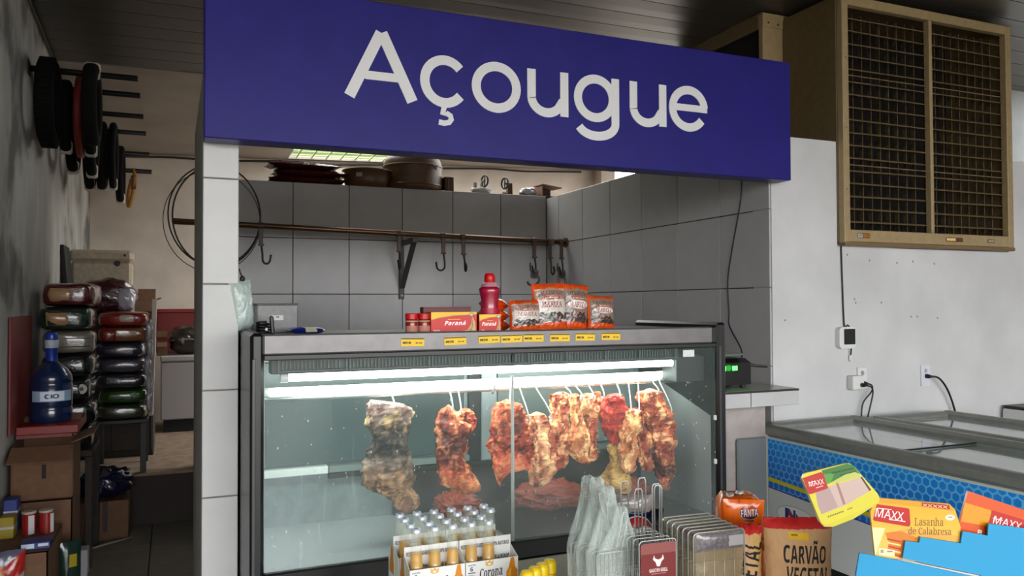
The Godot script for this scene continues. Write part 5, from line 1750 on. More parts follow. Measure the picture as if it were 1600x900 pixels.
	for k in 7:
		var c: Color = cs[k][0]
		var h := 0.110
		var b := thing("wrapped_bale", cs[k][1], "bale", Vector3(-0.325 + 0.01 * sin(k * 1.3), yy, -6.50 + 0.015 * cos(k * 2.7)), 3 * sin(k * 2.9), "bales in the lower stack")
		part("bale", lump(Vector3(0.335, h, 0.44), 0.06, 3.0, 160 + k, 4.5, 28, 16), crumpled(mat(c.r, c.g, c.b, 0.24, 0, 0.9), 6.0, 0.55), b)
		if k == 5:
			part("red_end", lump(Vector3(0.12, h * 0.9, 0.40), 0.06, 3.0, 170, 6.0), crumpled(mat(0.46, 0.08, 0.05, 0.3, 0, 0.7), 6.0, 0.4), b, Vector3(-0.10, 0.006, 0.026))
		if k == 6:
			part("white_panel", lump(Vector3(0.12, h * 0.55, 0.40), 0.06, 3.0, 171, 6.0), crumpled(mat(0.66, 0.62, 0.56, 0.3, 0, 0.7), 6.0, 0.4), b, Vector3(0.03, 0.03, 0.03))
		yy += h
	var wp := solo("white_board", "narrow white board standing upright at the right end of the lower stack", "board", box_between(Vector3(-0.020, 0, -0.06), Vector3(0.012, 0.86, 0.06), 0.003), mat(0.62, 0.58, 0.54, 0.6), Vector3(-0.137, 0.745, -6.52), Vector3(0, 0, -1.5))
	for k in 5:
		solo("foil_scrap", ["crumpled clear film at the stack's right edge, topmost", "crumpled clear film at the stack's right edge, second from the top", "crumpled clear film at the stack's right edge, third from the top", "crumpled clear film at the stack's right edge, fourth from the top", "crumpled clear film at the stack's right edge, lowest"][k], "plastic film", lump(Vector3(0.045, 0.15, 0.09), 0.5, 3.0, 180 + k, 2.2), crumpled(mat(0.55, 0.53, 0.55, 0.15, 0, 1.0), 12.0, 1.2), Vector3(-0.150 + 0.008 * sin(k * 2.2), 1.30 - 0.125 * k, -6.27), Vector3.ZERO, "film at the lower stack's edge")
	# behind the stacks
	var cab := thing("dark_cabinet", "dark cabinet behind the stacks holding the white cool box", "cabinet", Vector3(-0.44, 0.36, -7.30))
	part("body", box_between(Vector3(-0.31, 0, -0.28), Vector3(0.31, 1.15, 0.28), 0.006), dk, cab)
	part("door", box_between(Vector3(-0.30, 0.05, 0.28), Vector3(-0.005, 1.10, 0.295), 0.004), dk, cab)
	part("door", box_between(Vector3(0.005, 0.05, 0.28), Vector3(0.30, 1.10, 0.295), 0.004), dk, cab)
	var sb := thing("cool_box", "dirty white styrofoam cool box standing high in the aisle", "cool box", Vector3(-0.515, 1.51, -7.25))
	var foam := mottled(Color(0.60, 0.54, 0.46), Color(0.70, 0.64, 0.55), 2.0, 0.7, 0.02, 190)
	part("body", box_between(Vector3(-0.215, 0, -0.16), Vector3(0.215, 0.40, 0.16), 0.02), foam, sb)
	part("lid", box_between(Vector3(-0.228, 0.40, -0.17), Vector3(0.222, 0.492, 0.17), 0.022), foam, sb)
	part("stain", cyl(0.024, 0.002, 16), mat(0.18, 0.14, 0.11, 0.7), sb, Vector3(0.11, 0.385, 0.161), Vector3(90, 0, 0))
	part("stain", cyl(0.010, 0.002, 12), mat(0.18, 0.14, 0.11, 0.7), sb, Vector3(0.165, 0.45, 0.171), Vector3(90, 0, 0))
	solo("dark_plank", "dark plank leaning on the left wall beside the cool box", "plank", rbox(0.03, 0.50, 0.34, 0.004), mat(0.09, 0.08, 0.07, 0.8), Vector3(-0.728, 1.76, -6.86), Vector3(0, 0, 5))
	var pb := thing("wrapped_sack", "round maroon sack in shiny plastic between the cool box and the stacks", "sack", Vector3(-0.45, 1.49, -6.78))
	part("sack", lump(Vector3(0.40, 0.27, 0.30), 0.18, 2.0, 191, 2.4, 30, 20), crumpled(mat(0.20, 0.06, 0.08, 0.2, 0, 1.0), 5.0, 0.9), pb)
	part("film", lump(Vector3(0.13, 0.17, 0.12), 0.3, 2.5, 192, 2.4), crumpled(mat(0.52, 0.50, 0.54, 0.15, 0, 1.0), 7.0, 1.1), pb, Vector3(0.13, 0.03, 0.10))
	var kraft := mottled(Color(0.34, 0.23, 0.15), Color(0.42, 0.29, 0.19), 1.5, 0.75, 0.02, 193)
	var cb := thing("open_carton", "open brown carton with raised flaps in front of the red crate", "carton", Vector3.ZERO)
	carton(cb, Vector3(-0.27, 1.51, -7.50), Vector3(-0.13, 1.58, -7.05), kraft)
	# the white chest and what is on it
	var ch := thing("old_freezer", "old white chest freezer at the end of the aisle", "freezer", Vector3(0.25, 0.36, -8.48))
	part("base", box_between(Vector3(-0.32, 0, -0.30), Vector3(0.32, 0.12, 0.26), 0.002), mat(0.03, 0.03, 0.03, 0.8), ch)
	part("body", box_between(Vector3(-0.345, 0.12, -0.33), Vector3(0.345, 0.66, 0.30), 0.012), mat(0.56, 0.53, 0.53, 0.5), ch)
	part("lid", box_between(Vector3(-0.35, 0.665, -0.335), Vector3(0.35, 0.725, 0.305), 0.014), mat(0.58, 0.55, 0.54, 0.5), ch)
	var rc := thing("red_crate", "red plastic crate at the far end of the aisle", "crate", Vector3(0.06, 1.085, -8.66))
	part("body", box_between(Vector3(-0.20, 0, -0.13), Vector3(0.20, 0.43, 0.10), 0.01), mat(0.44, 0.06, 0.045, 0.45), rc)
	part("rim", box_between(Vector3(-0.21, 0.40, -0.14), Vector3(0.21, 0.44, 0.11), 0.008), mat(0.50, 0.07, 0.05, 0.45), rc)
	var db := thing("dark_bundle", "dark bundle in glossy film on the old freezer, in front of the red crate", "bundle", Vector3(0.15, 1.085, -8.36))
	part("bundle", lump(Vector3(0.34, 0.28, 0.26), 0.2, 2.2, 194, 2.6), crumpled(mat(0.14, 0.11, 0.09, 0.2, 0, 1.0), 5.0, 1.0), db)
	part("tie", tube(bend([Vector3(-0.16, 0.14, 0.09), Vector3(0, 0.15, 0.145), Vector3(0.16, 0.14, 0.09)], 4), 0.006, 6), mat(0.5, 0.45, 0.4, 0.4), db)
	var cc := thing("open_carton", "small open brown carton on the corner of the old freezer", "carton", Vector3.ZERO)
	carton(cc, Vector3(-0.13, 1.085, -8.42), Vector3(-0.04, 1.22, -8.20), kraft)
	# blue bag on a carton
	var sbx := thing("closed_carton", "small closed brown carton on the aisle floor under the dark blue bag", "carton", Vector3.ZERO)
	carton(sbx, Vector3(-0.56, 0.0, -6.23), Vector3(-0.26, 0.26, -5.93), kraft, false)
	part("tape", rbox(0.03, 0.20, 0.002, 0.0), mat(0.16, 0.10, 0.07, 0.6), sbx, Vector3(-0.40, 0.16, -5.928))
	solo("blue_bag", "shiny dark blue plastic bag heaped on the small closed carton", "bag", lump(Vector3(0.36, 0.20, 0.34), 0.3, 2.0, 195, 2.2, 30, 20), crumpled(mat(0.035, 0.05, 0.17, 0.15, 0, 1.0), 6.0, 1.0), Vector3(-0.41, 0.26, -6.08))
	solo("green_bottle_pack", "dark green shrink-wrapped bottle pack standing left of the dark blue bag", "bottle pack", lump(Vector3(0.14, 0.60, 0.24), 0.12, 3.0, 196, 3.0), crumpled(mat(0.04, 0.085, 0.06, 0.18, 0, 1.0), 6.0, 0.8), Vector3(-0.675, 0.0, -6.09))
	# cartons and small goods at the front of the aisle
	var bb := thing("closed_carton", "large brown carton on the floor under the open one at the lower left", "carton", Vector3.ZERO)
	carton(bb, Vector3(-0.735, 0, -4.99), Vector3(-0.46, 0.58, -4.62), kraft, false)
	var ob := thing("open_carton", "large open brown carton with its front flap folded out at the lower left", "carton", Vector3.ZERO)
	carton(ob, Vector3(-0.735, 0.58, -4.98), Vector3(-0.46, 0.845, -4.64), kraft)
	part("handle_slot", rbox(0.02, 0.07, 0.002, 0.0), mat(0.12, 0.08, 0.06, 0.8), ob, Vector3(-0.59, 0.72, -4.639))
	var low := thing("goods_crate", "plain brown crate under the small coloured goods at the lower left", "crate", Vector3.ZERO)
	carton(low, Vector3(-0.755, 0, -4.56), Vector3(-0.50, 0.47, -4.08), kraft, false)
	var packs := [[-0.735, -4.50, Color(0.10, 0.16, 0.42), "stack of blue and yellow packs behind the tins at the far left"], [-0.735, -4.40, Color(0.55, 0.47, 0.08), "yellow pack in front of the blue ones at the far left"]]
	for k in 2:
		var q: Array = packs[k]
		var b := thing("small_pack", q[3], "pack", Vector3(q[0] + 0.03, 0.47, q[1]))
		var c: Color = q[2]
		part("pack", rbox(0.06, 0.16 - 0.06 * k, 0.09, 0.004), mat(c.r, c.g, c.b, 0.4), b, Vector3(0, 0.08 - 0.03 * k, 0))
		part("strip", rbox(0.061, 0.014, 0.091, 0.002), mat(0.62, 0.62, 0.66, 0.4), b, Vector3(0, 0.10 - 0.05 * k, 0))
	for k in 2:
		var t := thing("red_white_tin", ["red and white tin, left of the two on the crate", "red and white tin, right of the two on the crate"][k], "tin", Vector3(-0.62 + 0.07 * k, 0.47, -4.40), 40 * k)
		part("tin", cyl(0.030, 0.10, 20), mat(0.50, 0.07, 0.07, 0.35), t)
		part("lid", cyl(0.031, 0.012, 20), mat(0.60, 0.56, 0.52, 0.4), t, Vector3(0, 0.10, 0))
		var st := brush()
		for i in 8:
			var a := deg_to_rad(40.0 + 6.0 * i)
			add_box(st, Vector3(0.0302 * cos(a), 0.05, 0.0302 * sin(a)), Vector3(0.004, 0.088, 0.004))
		part("white_panel", done(st), mat(0.72, 0.70, 0.70, 0.4), t)
	var fb := thing("flat_box", "flat blue and white box lying at the front edge of the crate", "box", Vector3(-0.555, 0.47, -4.16), 2)
	part("box", rbox(0.115, 0.034, 0.10, 0.003), mat(0.08, 0.13, 0.36, 0.4), fb, Vector3(0, 0.017, 0))
	part("white_print", rbox(0.050, 0.020, 0.002, 0.0), mat(0.70, 0.74, 0.80, 0.4), fb, Vector3(-0.03, 0.018, 0.051))
	part("white_print", rbox(0.040, 0.012, 0.002, 0.0), mat(0.70, 0.74, 0.80, 0.4), fb, Vector3(0.03, 0.020, 0.051))
	var cp := thing("coloured_packet", "bright yellow, orange and red packet at the lower left corner", "packet", Vector3(-0.66, 0.30, -4.03), 10)
	var ci := canvas(128, 128, Color(0.62, 0.30, 0.06))
	poly(ci, [0, 20, 60, 50, 30, 128, 0, 128], Color(0.70, 0.48, 0.08))
	poly(ci, [60, 30, 128, 0, 128, 60, 70, 90], Color(0.60, 0.10, 0.08))
	poly(ci, [20, 0, 128, 0, 60, 40], Color(0.34, 0.34, 0.40))
	poly(ci, [70, 90, 128, 60, 128, 128, 60, 128], Color(0.55, 0.55, 0.54))
	poly(ci, [10, 100, 30, 96, 32, 128, 12, 128], Color(0.85, 0.85, 0.85))
	part("packet", pillow(0.16, 0.20, 0.06, 16, 16, 0.008, 199), crumpled(printed(ci, 0.3, 0.6), 1.0, 0.3), cp)
	var gp := thing("green_pouch", "dark green and yellow pouch standing right of the plain crate", "pouch", Vector3(-0.445, 0.0, -4.40), 30)
	part("pouch", pillow(0.10, 0.42, 0.05, 12, 18, 0.006, 200), mat(0.05, 0.15, 0.12, 0.3, 0, 0.5), gp)
	part("yellow_print", rbox(0.035, 0.06, 0.002, 0.0), mat(0.55, 0.48, 0.08, 0.4), gp, Vector3(0.0, 0.33, 0.026))
	var wb := thing("white_box", "small white box with a red side standing alone on the aisle floor", "box", Vector3(-0.478, 0.0, -5.26), 0)
	part("box", rbox(0.075, 0.15, 0.10, 0.002), mat(0.70, 0.69, 0.72, 0.5), wb, Vector3(0, 0.075, 0))
	part("red_side", rbox(0.040, 0.149, 0.098, 0.002), mat(0.34, 0.10, 0.07, 0.5), wb, Vector3(-0.050, 0.0745, 0))
	solo("white_stick", "thin white stick lying across the aisle floor", "stick", tube([Vector3(-0.52, 0.010, -5.70), Vector3(-0.38, 0.010, -5.82), Vector3(-0.24, 0.010, -5.91)], 0.008, 7), mat(0.52, 0.50, 0.46, 0.5))


# ================================================================ goods in the foreground
func build_front_goods() -> void:
	var top := 0.605
	var wood := mottled(Color(0.30, 0.28, 0.22), Color(0.36, 0.33, 0.26), 1.5, 0.6, 0.02, 201)
	var tb := thing("display_table", "low wooden display table under the beer packs and grill baskets", "table", Vector3.ZERO)
	part("top", box_between(Vector3(0.58, top - 0.035, -2.72), Vector3(2.0, top, -1.62), 0.004), wood, tb)
	for x in [0.63, 1.95]:
		for z in [-2.66, -1.68]:
			part("leg", box_between(Vector3(x - 0.03, 0, z - 0.03), Vector3(x + 0.03, top - 0.035, z + 0.03), 0.003), wood, tb)
	beer(top)
	# yellow-capped bottles behind the grills
	for k in 4:
		var b := thing("yellow_bottle", ["small yellow bottle, first of the row between the beer and the grill baskets", "small yellow bottle, second of the row between the beer and the grill baskets", "small yellow bottle, third of the row between the beer and the grill baskets", "small yellow bottle, last of the row, touching the wrapped grill baskets"][k], "bottle", Vector3(0.985 + 0.036 * k, top, -2.20 - 0.022 * k), 0, "yellow bottles in a row")
		part("bottle", lathe([Vector2(0, 0), Vector2(0.021, 0), Vector2(0.022, 0.004), Vector2(0.022, 0.10), Vector2(0.018, 0.112), Vector2(0, 0.112)], 20), mat(0.80, 0.58, 0.05, 0.3), b)
		part("cap", lathe([Vector2(0.021, 0.108), Vector2(0.0215, 0.134), Vector2(0.017, 0.145), Vector2(0, 0.148)], 20), mat(0.90, 0.76, 0.05, 0.35), b)
	grills(top)
	drinks(top)
	charcoal(top)


func corona_front() -> Image:
	var im := canvas(288, 192, Color(0.86, 0.86, 0.85))
	write(im, "CONTÉM", 12, 10, 40, 9, Color(0.2, 0.2, 0.22))
	write(im, "6", 24, 24, 14, 22, Color(0.12, 0.14, 0.3))
	rect(im, 12, 51, 40, 6, Color(0.4, 0.4, 0.43))
	for k in 4:
		rect(im, 10, 64 + 10 * k, 40, 3, Color(0.55, 0.55, 0.58))
	oval(im, 128, 20, 22, 10, Color(0.82, 0.66, 0.38))
	poly(im, [108, 18, 104, 2, 118, 10, 128, 0, 138, 10, 152, 2, 148, 18], Color(0.82, 0.66, 0.38))
	oval(im, 128, 20, 9, 5, Color(0.93, 0.88, 0.74))
	write(im, "Corona", 72, 40, 126, 48, Color(0.05, 0.06, 0.16), true, -2, "Droid Serif", 0.0, 0.1)
	rect(im, 106, 97, 56, 6, Color(0.5, 0.45, 0.34))
	poly(im, [246, 4, 258, 0, 266, 6, 270, 48, 284, 70, 286, 192, 220, 192, 222, 74, 236, 50], Color(0.80, 0.50, 0.08))
	poly(im, [240, 60, 250, 50, 246, 192, 230, 192, 232, 80], Color(0.92, 0.66, 0.16))
	rect(im, 222, 110, 64, 40, Color(0.88, 0.88, 0.86))
	return im


func beer(top: float) -> void:
	var card := mat(0.84, 0.84, 0.83, 0.55)
	var brown := mat(0.42, 0.28, 0.16, 0.8)
	var front := printed(corona_front(), 0.5)
	var si := canvas(128, 128, Color(0.86, 0.86, 0.85))
	poly(si, [30, 10, 44, 4, 58, 10, 62, 40, 70, 56, 70, 128, 14, 128, 14, 56, 26, 40], Color(0.78, 0.50, 0.10))
	rect(si, 10, 84, 66, 24, Color(0.80, 0.84, 0.88))
	rect(si, 84, 20, 34, 100, Color(0.84, 0.82, 0.66))
	var side := printed(si, 0.5)
	var ti := canvas(256, 64, Color(0.86, 0.86, 0.85))
	write(ti, "FEITA COM INGREDIENTES 100% NATURAIS", 8, 20, 240, 16, Color(0.12, 0.12, 0.14), true)
	var strap := printed(ti, 0.5)
	var gl := glass(0.95, 1.0, 0.92, 0.10, 0.04)
	var br := StandardMaterial3D.new()
	br.albedo_color = Color(0.95, 0.72, 0.12, 0.50)
	br.refraction_enabled = true
	br.refraction_scale = 0.033
	br.roughness = 0.05
	var capm := mat(0.78, 0.80, 0.83, 0.35, 0.3)
	var names := ["front left", "front right", "rear left", "rear right"]
	var pitch := 0.0605
	for k in 4:
		var x0 := 0.680 + 0.184 * (k % 2)
		var z0 := -2.405 - 0.135 * (k / 2)
		var p := thing("beer_carton", "white six-bottle beer carton reading Corona, %s of the four" % names[k], "beer carton", Vector3(x0, top, z0), 0, "beer cartons")
		var w := 0.181
		var d := 0.128
		part("front_panel", box_between(Vector3(0, 0, -0.0015), Vector3(w, 0.124, 0), 0.0), card, p)
		part("front_print", prism(V2([0, 0.002, w, 0.002, w, 0.124, 0, 0.124]), 0.0006), front, p, Vector3(0, 0, 0.0008))
		part("back_panel", box_between(Vector3(0, 0, -d), Vector3(w, 0.124, -d + 0.0015), 0.0), brown, p)
		part("bottom", box_between(Vector3(0, 0, -d), Vector3(w, 0.0015, 0), 0.0), brown, p)
		for e in 2:
			var sidep := prism(V2([0, 0, d, 0, d, 0.124, d * 0.5, 0.15, 0, 0.124]), 0.0015)
			part("side_panel", sidep, side, p, Vector3(w if e else 0.0, 0, -d if e == 0 else 0.0), Vector3(0, -90 if e == 0 else 90, 0))
		part("divider", prism(V2([0, 0.0, w, 0.0, w, 0.172, w * 0.5, 0.170, 0, 0.172]), 0.0015), strap, p, Vector3(0, 0, -d / 2))
		part("handle_strap", prism(V2([0, 0.125, w, 0.125, w, 0.178, 0, 0.178]), 0.0012), strap, p, Vector3(0, 0, -d / 2 + 0.002))
		part("inner_liner", box_between(Vector3(0.002, 0.10, -0.0035), Vector3(w - 0.002, 0.124, -0.0016), 0.0), brown, p)
	# bottles
	var proto := thing("beer_bottle", "", "bottle", Vector3.ZERO, 0, "beer bottles in the cartons")
	part("beer", lathe([Vector2(0, 0.005), Vector2(0.026, 0.005), Vector2(0.0275, 0.01), Vector2(0.0275, 0.082), Vector2(0.0245, 0.102), Vector2(0.0195, 0.122), Vector2(0.0180, 0.140), Vector2(0.0172, 0.163), Vector2(0, 0.164)], 22), br, proto)
	part("glass", lathe([Vector2(0, 0), Vector2(0.026, 0), Vector2(0.029, 0.004), Vector2(0.029, 0.083), Vector2(0.026, 0.104), Vector2(0.021, 0.124), Vector2(0.0193, 0.141), Vector2(0.0182, 0.168), Vector2(0.0160, 0.195), Vector2(0.0142, 0.215), Vector2(0.0137, 0.226), Vector2(0.0145, 0.229), Vector2(0.0145, 0.236)], 22), gl, proto)
	var cs := brush()
	add_lathe(cs, [Vector2(0.0160, 0.229), Vector2(0.0166, 0.230), Vector2(0.0150, 0.2375), Vector2(0.0125, 0.2405), Vector2(0, 0.2410)], 21, Vector3.ZERO, Basis(), false)
	var cp := part("crown_cap", done(cs), capm, proto)
	part("cap_print", cyl(0.0085, 0.0005, 16, 0.0001), mat(0.16, 0.24, 0.46, 0.4), cp, Vector3(0, 0.2406, 0))
	var rows := ["front", "second", "third", "back"]
	var cols := ["first", "second", "third", "fourth", "fifth", "sixth"]
	var first := true
	for r in 4:
		for c in 6:
			if c == 5 and (r == 0 or r == 1):
				continue
			var label := "silver-capped bottle of golden beer, %s from the left in the %s row" % [cols[c], rows[r]]
			var at := Vector3(0.680 + 0.184 * (c / 3) + 0.0305 + 0.0602 * (c % 3), top + 0.002, -2.405 - 0.033 - 0.0625 * (r % 2) - 0.135 * (r / 2))
			if first:
				proto.position = at
				proto.set_meta("label", label)
				first = false
			else:
				copy(proto, label, at)


func wire_grid(w: float, h: float, step: float, r: float) -> ArrayMesh:
	var st := brush()
	var x := -w / 2 + step
	while x < w / 2 - 0.003:
		add_tube(st, [Vector3(x, 0.004, 0), Vector3(x, h - 0.004, 0)], r, 5)
		x += step
	for y in [h * 0.3, h * 0.7]:
		add_tube(st, [Vector3(-w / 2, y, 0.003), Vector3(w / 2, y, 0.003)], r, 5)
	return done(st)


func ring_path(w: float, h: float, rr: float) -> Array:
	var out := []
	for p in round_rect(w, h, rr, 4):
		out.append(Vector3(p.x, p.y + h / 2, 0))
	return out


func gathered(w: float, h0: float, h1: float, sd: int) -> ArrayMesh:
	# a plastic bag wide and flat below, gathered up along a handle
	noise.seed = sd
	noise.frequency = 1.0
	var st := brush()
	st.set_smooth_group(0)
	var na := 144
	var nr := 60
	var g := []
	for j in nr + 1:
		var t := float(j) / nr
		var y := t * h1
		var k := smoothstep(h0 * 0.92, h1, y)
		var hw := lerpf(w / 2, 0.018, pow(k, 0.62))
		var hd := lerpf(0.012, 0.013, k)
		if j == nr:
			hw = 0.009
			hd = 0.006
		var row := []
		for i in na:
			var a := TAU * i / na
			var pl := noise.get_noise_2d(a * 16.0 if i < na / 2 else (TAU - a) * 16.0 + 40.0, y * 5.0 + sd)
			var wr := noise.get_noise_2d(i * 0.12 + 70.0, y * 90.0) * (1.0 - k) * 0.8
			var m := 1.0 + pl * 0.22 * (0.25 + k)
			row.append(Vector3(signf(cos(a)) * pow(absf(cos(a)), 0.7) * hw * m, y, signf(sin(a)) * pow(absf(sin(a)), 0.7) * hd * (1.0 + pl * 1.1 + wr)))
		g.append(row)
	for j in nr:
		for i in na:
			var i1 := (i + 1) % na
			for v in [g[j][i], g[j][i1], g[j + 1][i1], g[j][i], g[j + 1][i1], g[j + 1][i]]:
				st.add_vertex(v)
	return done(st)


func grills(top: float) -> void:
	var steel := mat(0.72, 0.72, 0.70, 0.28, 0.7)
	# wrapped baskets, one behind the other
	var film := StandardMaterial3D.new()
	film.albedo_color = Color(0.88, 0.93, 0.90, 0.18)
	film.transparency = BaseMaterial3D.TRANSPARENCY_ALPHA
	film.roughness = 0.3
	film.clearcoat_enabled = true
	film.clearcoat = 1.0
	film.clearcoat_roughness = 0.08
	film.albedo_texture = ImageTexture.create_from_image(canvas(8, 8, Color.WHITE))
	film = crumpled(film, 6.0, 0.7)
	film.uv1_triplanar = true
	var says := ["frontmost", "second from the front", "third from the front", "fourth from the front", "fifth from the front", "rearmost"]
	for k in 6:
		var o := thing("wrapped_grill_basket", "wire grill basket gathered in clear plastic, %s of six" % says[k], "grill basket", Vector3(1.184 - 0.003 * k, top, -2.00 - 0.026 * k), -3 + 2 * sin(k * 1.7), "plastic-wrapped grill baskets")
		var h := 0.235
		part("frame", tube(ring_path(0.140, h, 0.012), 0.0022, 6, true), steel, o)
		part("wires", wire_grid(0.138, h, 0.0125, 0.0014), steel, o)
		var lean: float = [0.02, -0.035, 0.01, -0.03, 0.005, -0.025][k]
		var hh: float = [0.345, 0.40, 0.375, 0.415, 0.39, 0.41][k]
		part("handle", tube(bend([Vector3(-0.009, h, 0), Vector3(lean - 0.008, hh - 0.02, 0), Vector3(lean, hh, 0), Vector3(lean + 0.010, hh - 0.02, 0), Vector3(0.010, h, 0)], 5), 0.0022, 6), steel, o)
		part("plastic_sleeve", gathered(0.150, h + 0.01, hh + 0.02, 210 + k), film, o, Vector3.ZERO, Vector3(0, 0, -rad_to_deg(lean) * 1.2))
	# labelled long-handled grills
	for k in 5:
		var z := -1.925 - 0.028 * k
		var o := thing("wire_grill", ["small wire grill with a dark red card, front one with the printed label", "long-handled wire grill right behind the red-carded one", "long-handled wire grill third from the front", "long-handled wire grill fourth from the front", "long-handled wire grill at the back of the row"][k], "wire grill", Vector3(1.268 - 0.002 * k, top, z), -4, "long-handled wire grills")
		var h := 0.278
		part("frame", tube(ring_path(0.118, h, 0.012), 0.0021, 6, true), steel, o)
		part("wires", wire_grid(0.116, h, 0.012, 0.0010), steel, o)
		var hx: float = [-0.004, 0.022, -0.022, 0.008, -0.030][k]
		part("handle", tube([Vector3(hx - 0.011, h, 0), Vector3(hx - 0.012, h + 0.148, 0), Vector3(hx - 0.008, h + 0.158, 0), Vector3(hx + 0.008, h + 0.158, 0), Vector3(hx + 0.012, h + 0.148, 0), Vector3(hx + 0.011, h, 0)], 0.0022, 6), steel, o, Vector3(0, -0.012 * (k % 3), 0))
		if k == 0:
			var im := canvas(192, 420, Color(0.42, 0.07, 0.06))
			rect(im, 0, 0, 192, 46, Color(0.52, 0.26, 0.24))
			poly(im, [72, 52, 78, 68, 96, 74, 114, 68, 120, 52, 126, 72, 112, 84, 104, 104, 88, 104, 80, 84, 66, 72], Color(0.90, 0.86, 0.84))
			write(im, "GAUCHO GRILL", 46, 112, 100, 16, Color(0.92, 0.88, 0.86))
			rect(im, 56, 134, 80, 3, Color(0.7, 0.5, 0.48))
			rect(im, 14, 160, 164, 240, Color(0.62, 0.42, 0.16))
			oval(im, 148, 200, 30, 44, Color(0.80, 0.52, 0.20))
			oval(im, 40, 190, 24, 26, Color(0.82, 0.42, 0.10))
			poly(im, [60, 190, 90, 150, 150, 160, 80, 236], Color(0.26, 0.20, 0.34))
			poly(im, [74, 190, 98, 160, 130, 166, 86, 216], Color(0.66, 0.60, 0.66))
			rect(im, 36, 190, 26, 120, Color(0.84, 0.72, 0.10))
			rect(im, 108, 206, 30, 60, Color(0.72, 0.76, 0.78))
			var card := part("card", prism(round_rect(0.112, 0.265, 0.008), 0.0015), printed(im, 0.35, 0.3), o, Vector3(0, h / 2 - 0.001, 0.004))
	# wide grills with silver headers
	var amber := StandardMaterial3D.new()
	amber.albedo_color = Color(0.62, 0.55, 0.42, 0.42)
	amber.albedo_texture = ImageTexture.create_from_image(canvas(8, 8, Color.WHITE))
	amber.transparency = BaseMaterial3D.TRANSPARENCY_ALPHA
	amber.roughness = 0.25
	amber.clearcoat_enabled = true
	amber.clearcoat = 1.0
	amber.clearcoat_roughness = 0.08
	amber = crumpled(amber, 6.0, 0.5)
	amber.uv1_triplanar = true
	var silver := crumpled(mottled(Color(0.30, 0.28, 0.29), Color(0.50, 0.48, 0.50), 5.0, 0.25, 0.03, 221, 0.8), 6.0, 0.4)
	var pale := crumpled(mottled(Color(0.42, 0.46, 0.42), Color(0.62, 0.68, 0.62), 5.0, 0.25, 0.03, 222, 0.8), 6.0, 0.4)
	for k in 7:
		var o := thing("wide_wire_grill", "wide wire grill in clear film, %s in its row" % ["silver-headed frontmost", "second from the front", "third from the front", "fourth from the front", "fifth from the front", "sixth from the front", "rearmost"][k], "wire grill", Vector3(1.462 - 0.002 * k, top, -1.90 - 0.0235 * k), -4, "wide wire grills in film")
		var h := 0.288 + 0.002 * k
		var w := 0.172
		part("frame", tube(ring_path(w, h, 0.014), 0.0022, 6, true), steel, o)
		part("wires", wire_grid(w - 0.002, h, 0.034, 0.0013), steel, o)
		part("film", pillow(w - 0.004, h - 0.002, 0.012, 14, 20, 0.003, 230 + k), amber, o)
		part("header", pillow(w - 0.010, 0.052, 0.014, 14, 6, 0.002, 240 + k), silver if k < 4 else pale, o, Vector3(0, h - 0.056, 0.001))
		if k == 0:
			part("sticker", prism(V2([0, 0, 0.05, 0, 0.05, 0.03, 0, 0.03]), 0.0005), mat(0.62, 0.60, 0.60, 0.4), o, Vector3(0.026, h - 0.044, 0.0095))


